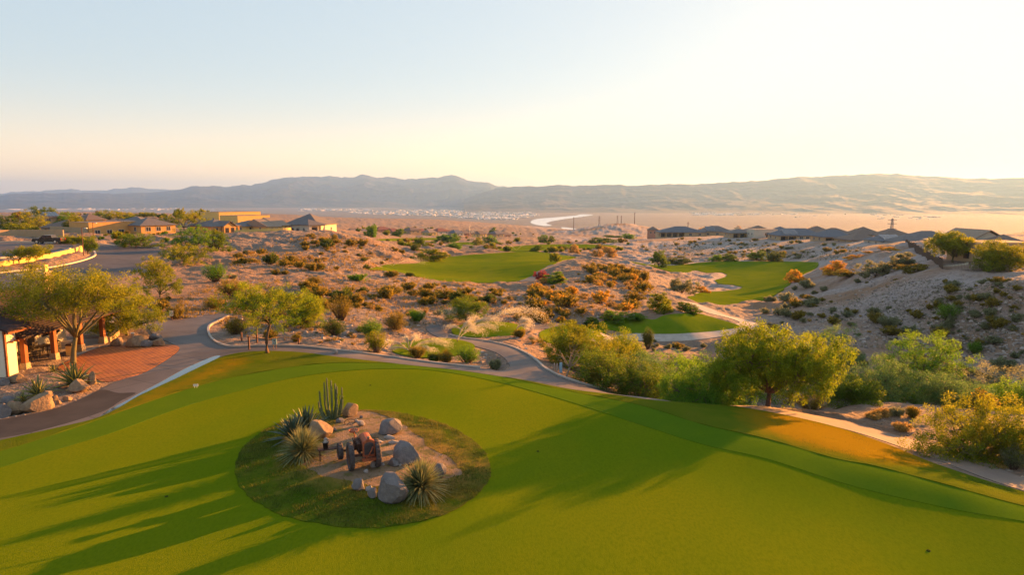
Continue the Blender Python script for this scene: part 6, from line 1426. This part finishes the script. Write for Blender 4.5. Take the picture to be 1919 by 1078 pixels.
fl2 = line_px([(1766,507),(1800,508),(1850,509),(1930,511),(2000,512)], 5); z2 = H(fl2[:,0], fl2[:,1]); f2 = thing('metal_fence', 'thin open iron fence along the front of the nearest tan house', 'fence', (0,0,0)); m = MB()
d2 = [0]+list(np.cumsum(np.linalg.norm(np.diff(fl2, axis=0), axis=1)))
for s in np.arange(0, d2[-1], .18): x_, y_, zz = np.interp(s, d2, fl2[:,0]), np.interp(s, d2, fl2[:,1]), np.interp(s, d2, z2); m.box(x_-.012,y_-.012,zz-.1,x_+.012,y_+.012,zz+1.4)
m.build('pickets', M['bronze'], f2)
for hh in (.2, 1.35): MB().tube([(a[0], a[1], b+hh) for a, b in zip(fl2, z2)], .03, 4).build('rail', M['bronze'], f2)
o = sweep('yard_wall', line_px([(1768,504),(1790,503),(1812,499),(1806,492),(1785,487),(1770,490)], 4), .3, .5, M['cream'], -.2); tag(o, 'low cream patio wall at the corner of the yard fence', 'wall')
# ---- post-and-rope rail, signs, markers
pp = [S(453,640), S(482,644), S(467,656)]; rl = thing('post_rail', 'rusty steel posts with rope railing at the kerb by the leaning tree', 'railing', (0,0,0)); hs = [.75, 1.15, 1.05]
for q, h in zip(pp, hs): MB().box(q.x-.055,q.y-.055,q.z-.1,q.x+.055,q.y+.055,q.z+h).build('post', M['pole'], rl)
e = S(560,645); MB().box(e.x-.05,e.y-.05,e.z-.1,e.x+.05,e.y+.05,e.z+.5).build('post', M['pole'], rl)
MB().tube([pp[2]+Vector((0,0,1.0)), S(503,660)+Vector((0,0,.98)), S(520,652)+Vector((0,0,.85)), e+Vector((0,0,.45))], .025, 5).build('rope', M['bark'], rl)
M['sgn'] = mat('pale_blue_sign', (.30,.42,.44), (.26,.37,.40), 3, .6, 0); M['blu'] = mat('blue_marker', (.25,.45,.62), None, 1, .6)
q = S(515,655); sg = thing('information_sign', 'pale blue sign board on a short stand beside the leaning trunk', 'sign', q, R(-8)); MB().box(-.19,-.03,.35,.19,.03,.82).build('board', M['sgn'], sg, bevel=.01)
for s in (-.12,.12): MB().box(s-.02,-.02,0,s+.02,.02,.35).build('leg', M['pole'], sg)
m = MB(); m.box(-.05,-.036,.62,.05,-.031,.74); m.box(-.12,-.036,.45,.12,-.031,.48); m.build('lettering', M['bronze'], sg)
q = S(1051,696); mk = thing('marker_post', 'bright blue flat marker post beside the concrete kerb', 'post', q, R(10)); MB().box(-.11,-.04,-.1,.11,.04,.80,taper=.9).build('panel', M['blu'], mk, bevel=.01); MB().box(-.14,-.10,-.08,.14,.10,.05).build('base', M['kerb'], mk)
for lb, a, b, h in (('pale grey stake nearest the blue marker post',1044,694,.62),('thin grey stake farther from the blue marker post',1039,692,.55)):
    q = S(a,b); o = MB().lathe([(.045,-.1),(.045,h),(.03,h+.05)], 8).build('stake', M['kerb']); o.location = q; tag(o, lb, 'stake')
q = S(322,599); ub = thing('utility_box', 'small white utility box on a post beside the concrete path', 'utility box', q, R(6)); MB().box(-.17,-.12,.35,.17,.12,.9).build('cabinet', M['trim'], ub, bevel=.02); MB().box(-.05,-.05,-.1,.05,.05,.35).build('post', M['pole'], ub); MB().box(.08,-.14,.6,.11,-.12,.7).build('latch', M['bronze'], ub)
q = S(252,650)+Vector((-.08,0,.72)); wb = thing('bucket', 'white plastic bucket standing on the large brown boulder', 'bucket', q); MB().lathe([(.10,0),(.135,.36),(.145,.36),(.145,.40),(.125,.40),(.095,.02)], 14).build('pail', M['trim'], wb, True)
q = S(367,728); ts = thing('small_sign', 'little white sign on two short legs in the dry rough', 'sign', q, R(12)); MB().box(-.15,-.012,.1,.15,.012,.24).build('board', M['trim'], ts)
for s in (-.07,.07): MB().box(s-.012,-.012,-.05,s+.012,.012,.1).build('leg', M['trim'], ts)
# ---- sprinklers
M['spray'] = mat('water_spray', (.88,.84,.74), None, 1, .5, 0, transl=.72)
def sprinkler(label, px, py, jets, seed):
    g = np.random.default_rng(seed); p = S(px, py); t = thing('sprinkler', label, 'sprinkler', p); MB().lathe([(.05,-.05),(.05,.10),(.035,.12)], 8).build('nozzle', M['furn'], t)
    V = []; Fc = []
    for az, v0, el, spr, cnt in jets:
        cnt = int(cnt*1.25); v0 = v0*.86
        tt = g.random(cnt)**.8; T = 2*v0*math.sin(R(el))/9.8*.93
        a = R(az)+g.normal(size=cnt)*R(spr)*(.3+tt); e = R(el)+g.normal(size=cnt)*R(2.2); v = v0*(1+.05*g.normal(size=cnt)); ti = tt*T*g.uniform(.8, 1.0, cnt)
        r = v*np.cos(e)*ti*(1-.10*tt); z = v*np.sin(e)*ti-4.9*ti*ti
        P = np.column_stack([np.sin(a)*r, np.cos(a)*r, np.maximum(z, .02)+.12])+g.normal(size=(cnt, 3))*.05*tt[:,None]
        s = .016+.018*g.random(cnt)
        for q, ss in zip(P, s):
            b = len(V); V += [(q[0]-ss,q[1],q[2]-ss*.6),(q[0]+ss,q[1],q[2]-ss*.6),(q[0],q[1]+ss,q[2]+ss),(q[0],q[1]-ss,q[2]+ss*.2)]; Fc += [(b,b+1,b+2),(b,b+3,b+1),(b+1,b+3,b+2),(b+2,b+3,b)]
    mesh_obj('water_jet', np.array(V), np.array(Fc), M['spray'], t)
sprinkler('star-shaped sprinkler spray at the near end of the small tee', 767,661, [(-70,7,35,3,900),(-25,5.5,65,6,700),(20,6,60,8,700),(85,8,36,3,1000),(120,8,25,2,600),(-110,6,30,3,500)], 1)
sprinkler('slim upright sprinkler jet at the far corner of the small tee', 857,642, [(40,7,62,2,900),(75,7,50,5,500)], 2)
sprinkler('wide fan of spray over the middle tee, nearest the mesquite', 870,625, [(60,9,38,4,1400),(95,8,34,4,1100),(-60,7,30,8,700),(20,8,45,8,800),(130,7,22,3,700)], 3)
sprinkler('long arching jet landing across the middle tee', 912,609, [(-80,10,36,3,1300),(100,11,38,2.5,1600),(60,9,40,6,700)], 4)
sprinkler('round plume of spray at the end of the middle tee', 968,621, [(80,6,60,12,1300),(110,5,50,14,900),(40,6,62,12,700)], 5)
sprinkler('tall white plume on the small far green', 880,460, [(0,16,82,3,900),(40,14,78,4,700)], 6)
sprinkler('low golden dome of spray on the farthest fairway', 968,470, [(-60,20,35,18,1400),(60,20,35,18,1400)], 7)
sprinkler('faint veil of spray at the pointed end of the fairway', 735,500, [(-80,13,30,14,1200),(80,13,28,10,1200)], 8)
# ---- the town far down the valley: one mass of roofs
g = np.random.default_rng(77); m = MB(); Mtown = mat('town_buildings', (.62,.60,.57), (.30,.27,.25), .05, .8, 0, island=.5)
def town(poly, cnt, s0, s1, hh=(3,7)):
    P = np.array(poly, float); k = 0
    while k < cnt:
        x = g.uniform(P[:,0].min(), P[:,0].max()); y = g.uniform(P[:,1].min(), P[:,1].max())
        if not inside(P, np.array([x]), np.array([y]))[0]: continue
        q = PZ(x, y, -119.5); k += 1; w = s0+(s1-s0)*g.random()**3; d = w*(.5+.6*g.random()); h = hh[0]+(hh[1]-hh[0])*g.random()
        B = Matrix.Translation((q[0], q[1], detail_at(q[0], q[1]))) @ Matrix.Rotation(g.random()*3, 4, 'Z'); m.box(-w/2,-d/2,-2,w/2,d/2,h,0,B)
town([(640,398),(800,393),(980,393),(1010,404),(960,412),(900,412),(820,405),(700,402)], 1500, 14, 60)
town([(0,386),(330,388),(330,394),(0,393)], 160, 30, 160); town([(560,391),(700,392),(700,396),(560,395)], 120, 20, 120); town([(1290,398),(1420,396),(1500,402),(1300,404)], 110, 14, 70); town([(1480,384),(1760,392),(1760,412),(1480,408)], 60, 14, 60)
o = m.build('town', Mtown); tag(o, kind='stuff')
# ---- longer grass in the island ring and the rough
def blades(name, regs, holes, cnt, h0, h1, m, seed):
    g = np.random.default_rng(seed); V = []; Fc = []; polys = [REG[r] for r in regs]
    for poly in polys:
        lo, hi = poly.min(0), poly.max(0); n_ = 0
        hi = np.minimum(hi, [40, 62]); lo = np.maximum(lo, [-40, 18])
        xs = g.uniform(lo[0], hi[0], cnt*4); ys = g.uniform(lo[1], hi[1], cnt*4); ok = inside(poly, xs, ys)
        for h in holes: ok &= ~inside(REG[h], xs, ys)
        dens = vnoise(xs*.8, ys*.8)+vnoise(xs*2.5, ys*2.5); ok &= dens > g.normal(size=len(xs))*.25-.12
        xs, ys = xs[ok][:cnt], ys[ok][:cnt]; zs = H(xs, ys)+.02; k = len(xs); a = g.random(k)*6.28; hh = h0+(h1-h0)*g.random(k)**1.5; ln = g.normal(size=(k, 2))*hh[:,None]*.45; w = .010+.008*g.random(k)
        v = np.empty((k, 3, 3)); v[:,0] = np.column_stack([xs-np.cos(a)*w, ys-np.sin(a)*w, zs]); v[:,1] = np.column_stack([xs+np.cos(a)*w, ys+np.sin(a)*w, zs]); v[:,2] = np.column_stack([xs+ln[:,0], ys+ln[:,1], zs+hh]); V.append(v.reshape(-1, 3))
    V = np.concatenate(V); o = mesh_obj(name, V, np.arange(len(V)).reshape(-1, 3), m); tag(o, kind='stuff'); return o
M['blade'] = mat('grass_blades', (.075,.12,.012), (.15,.14,.025), .5, .8, 0, island=.4, transl=.4)
blades('long_grass', ['island_lawn'], ['island_soil'], 26000, .05, .15, M['blade'], 5)
blades('dry_grass', ['island_soil'], [], 1500, .04, .12, mat('dry_grass_blades', (.22,.16,.04), (.14,.12,.025), 1, .8, 0, island=.4, transl=.4), 6)
blades('rough_grass', ['rough_lawn'], ['fringe','putting_green'], 45000, .03, .075, M['blade'], 7)
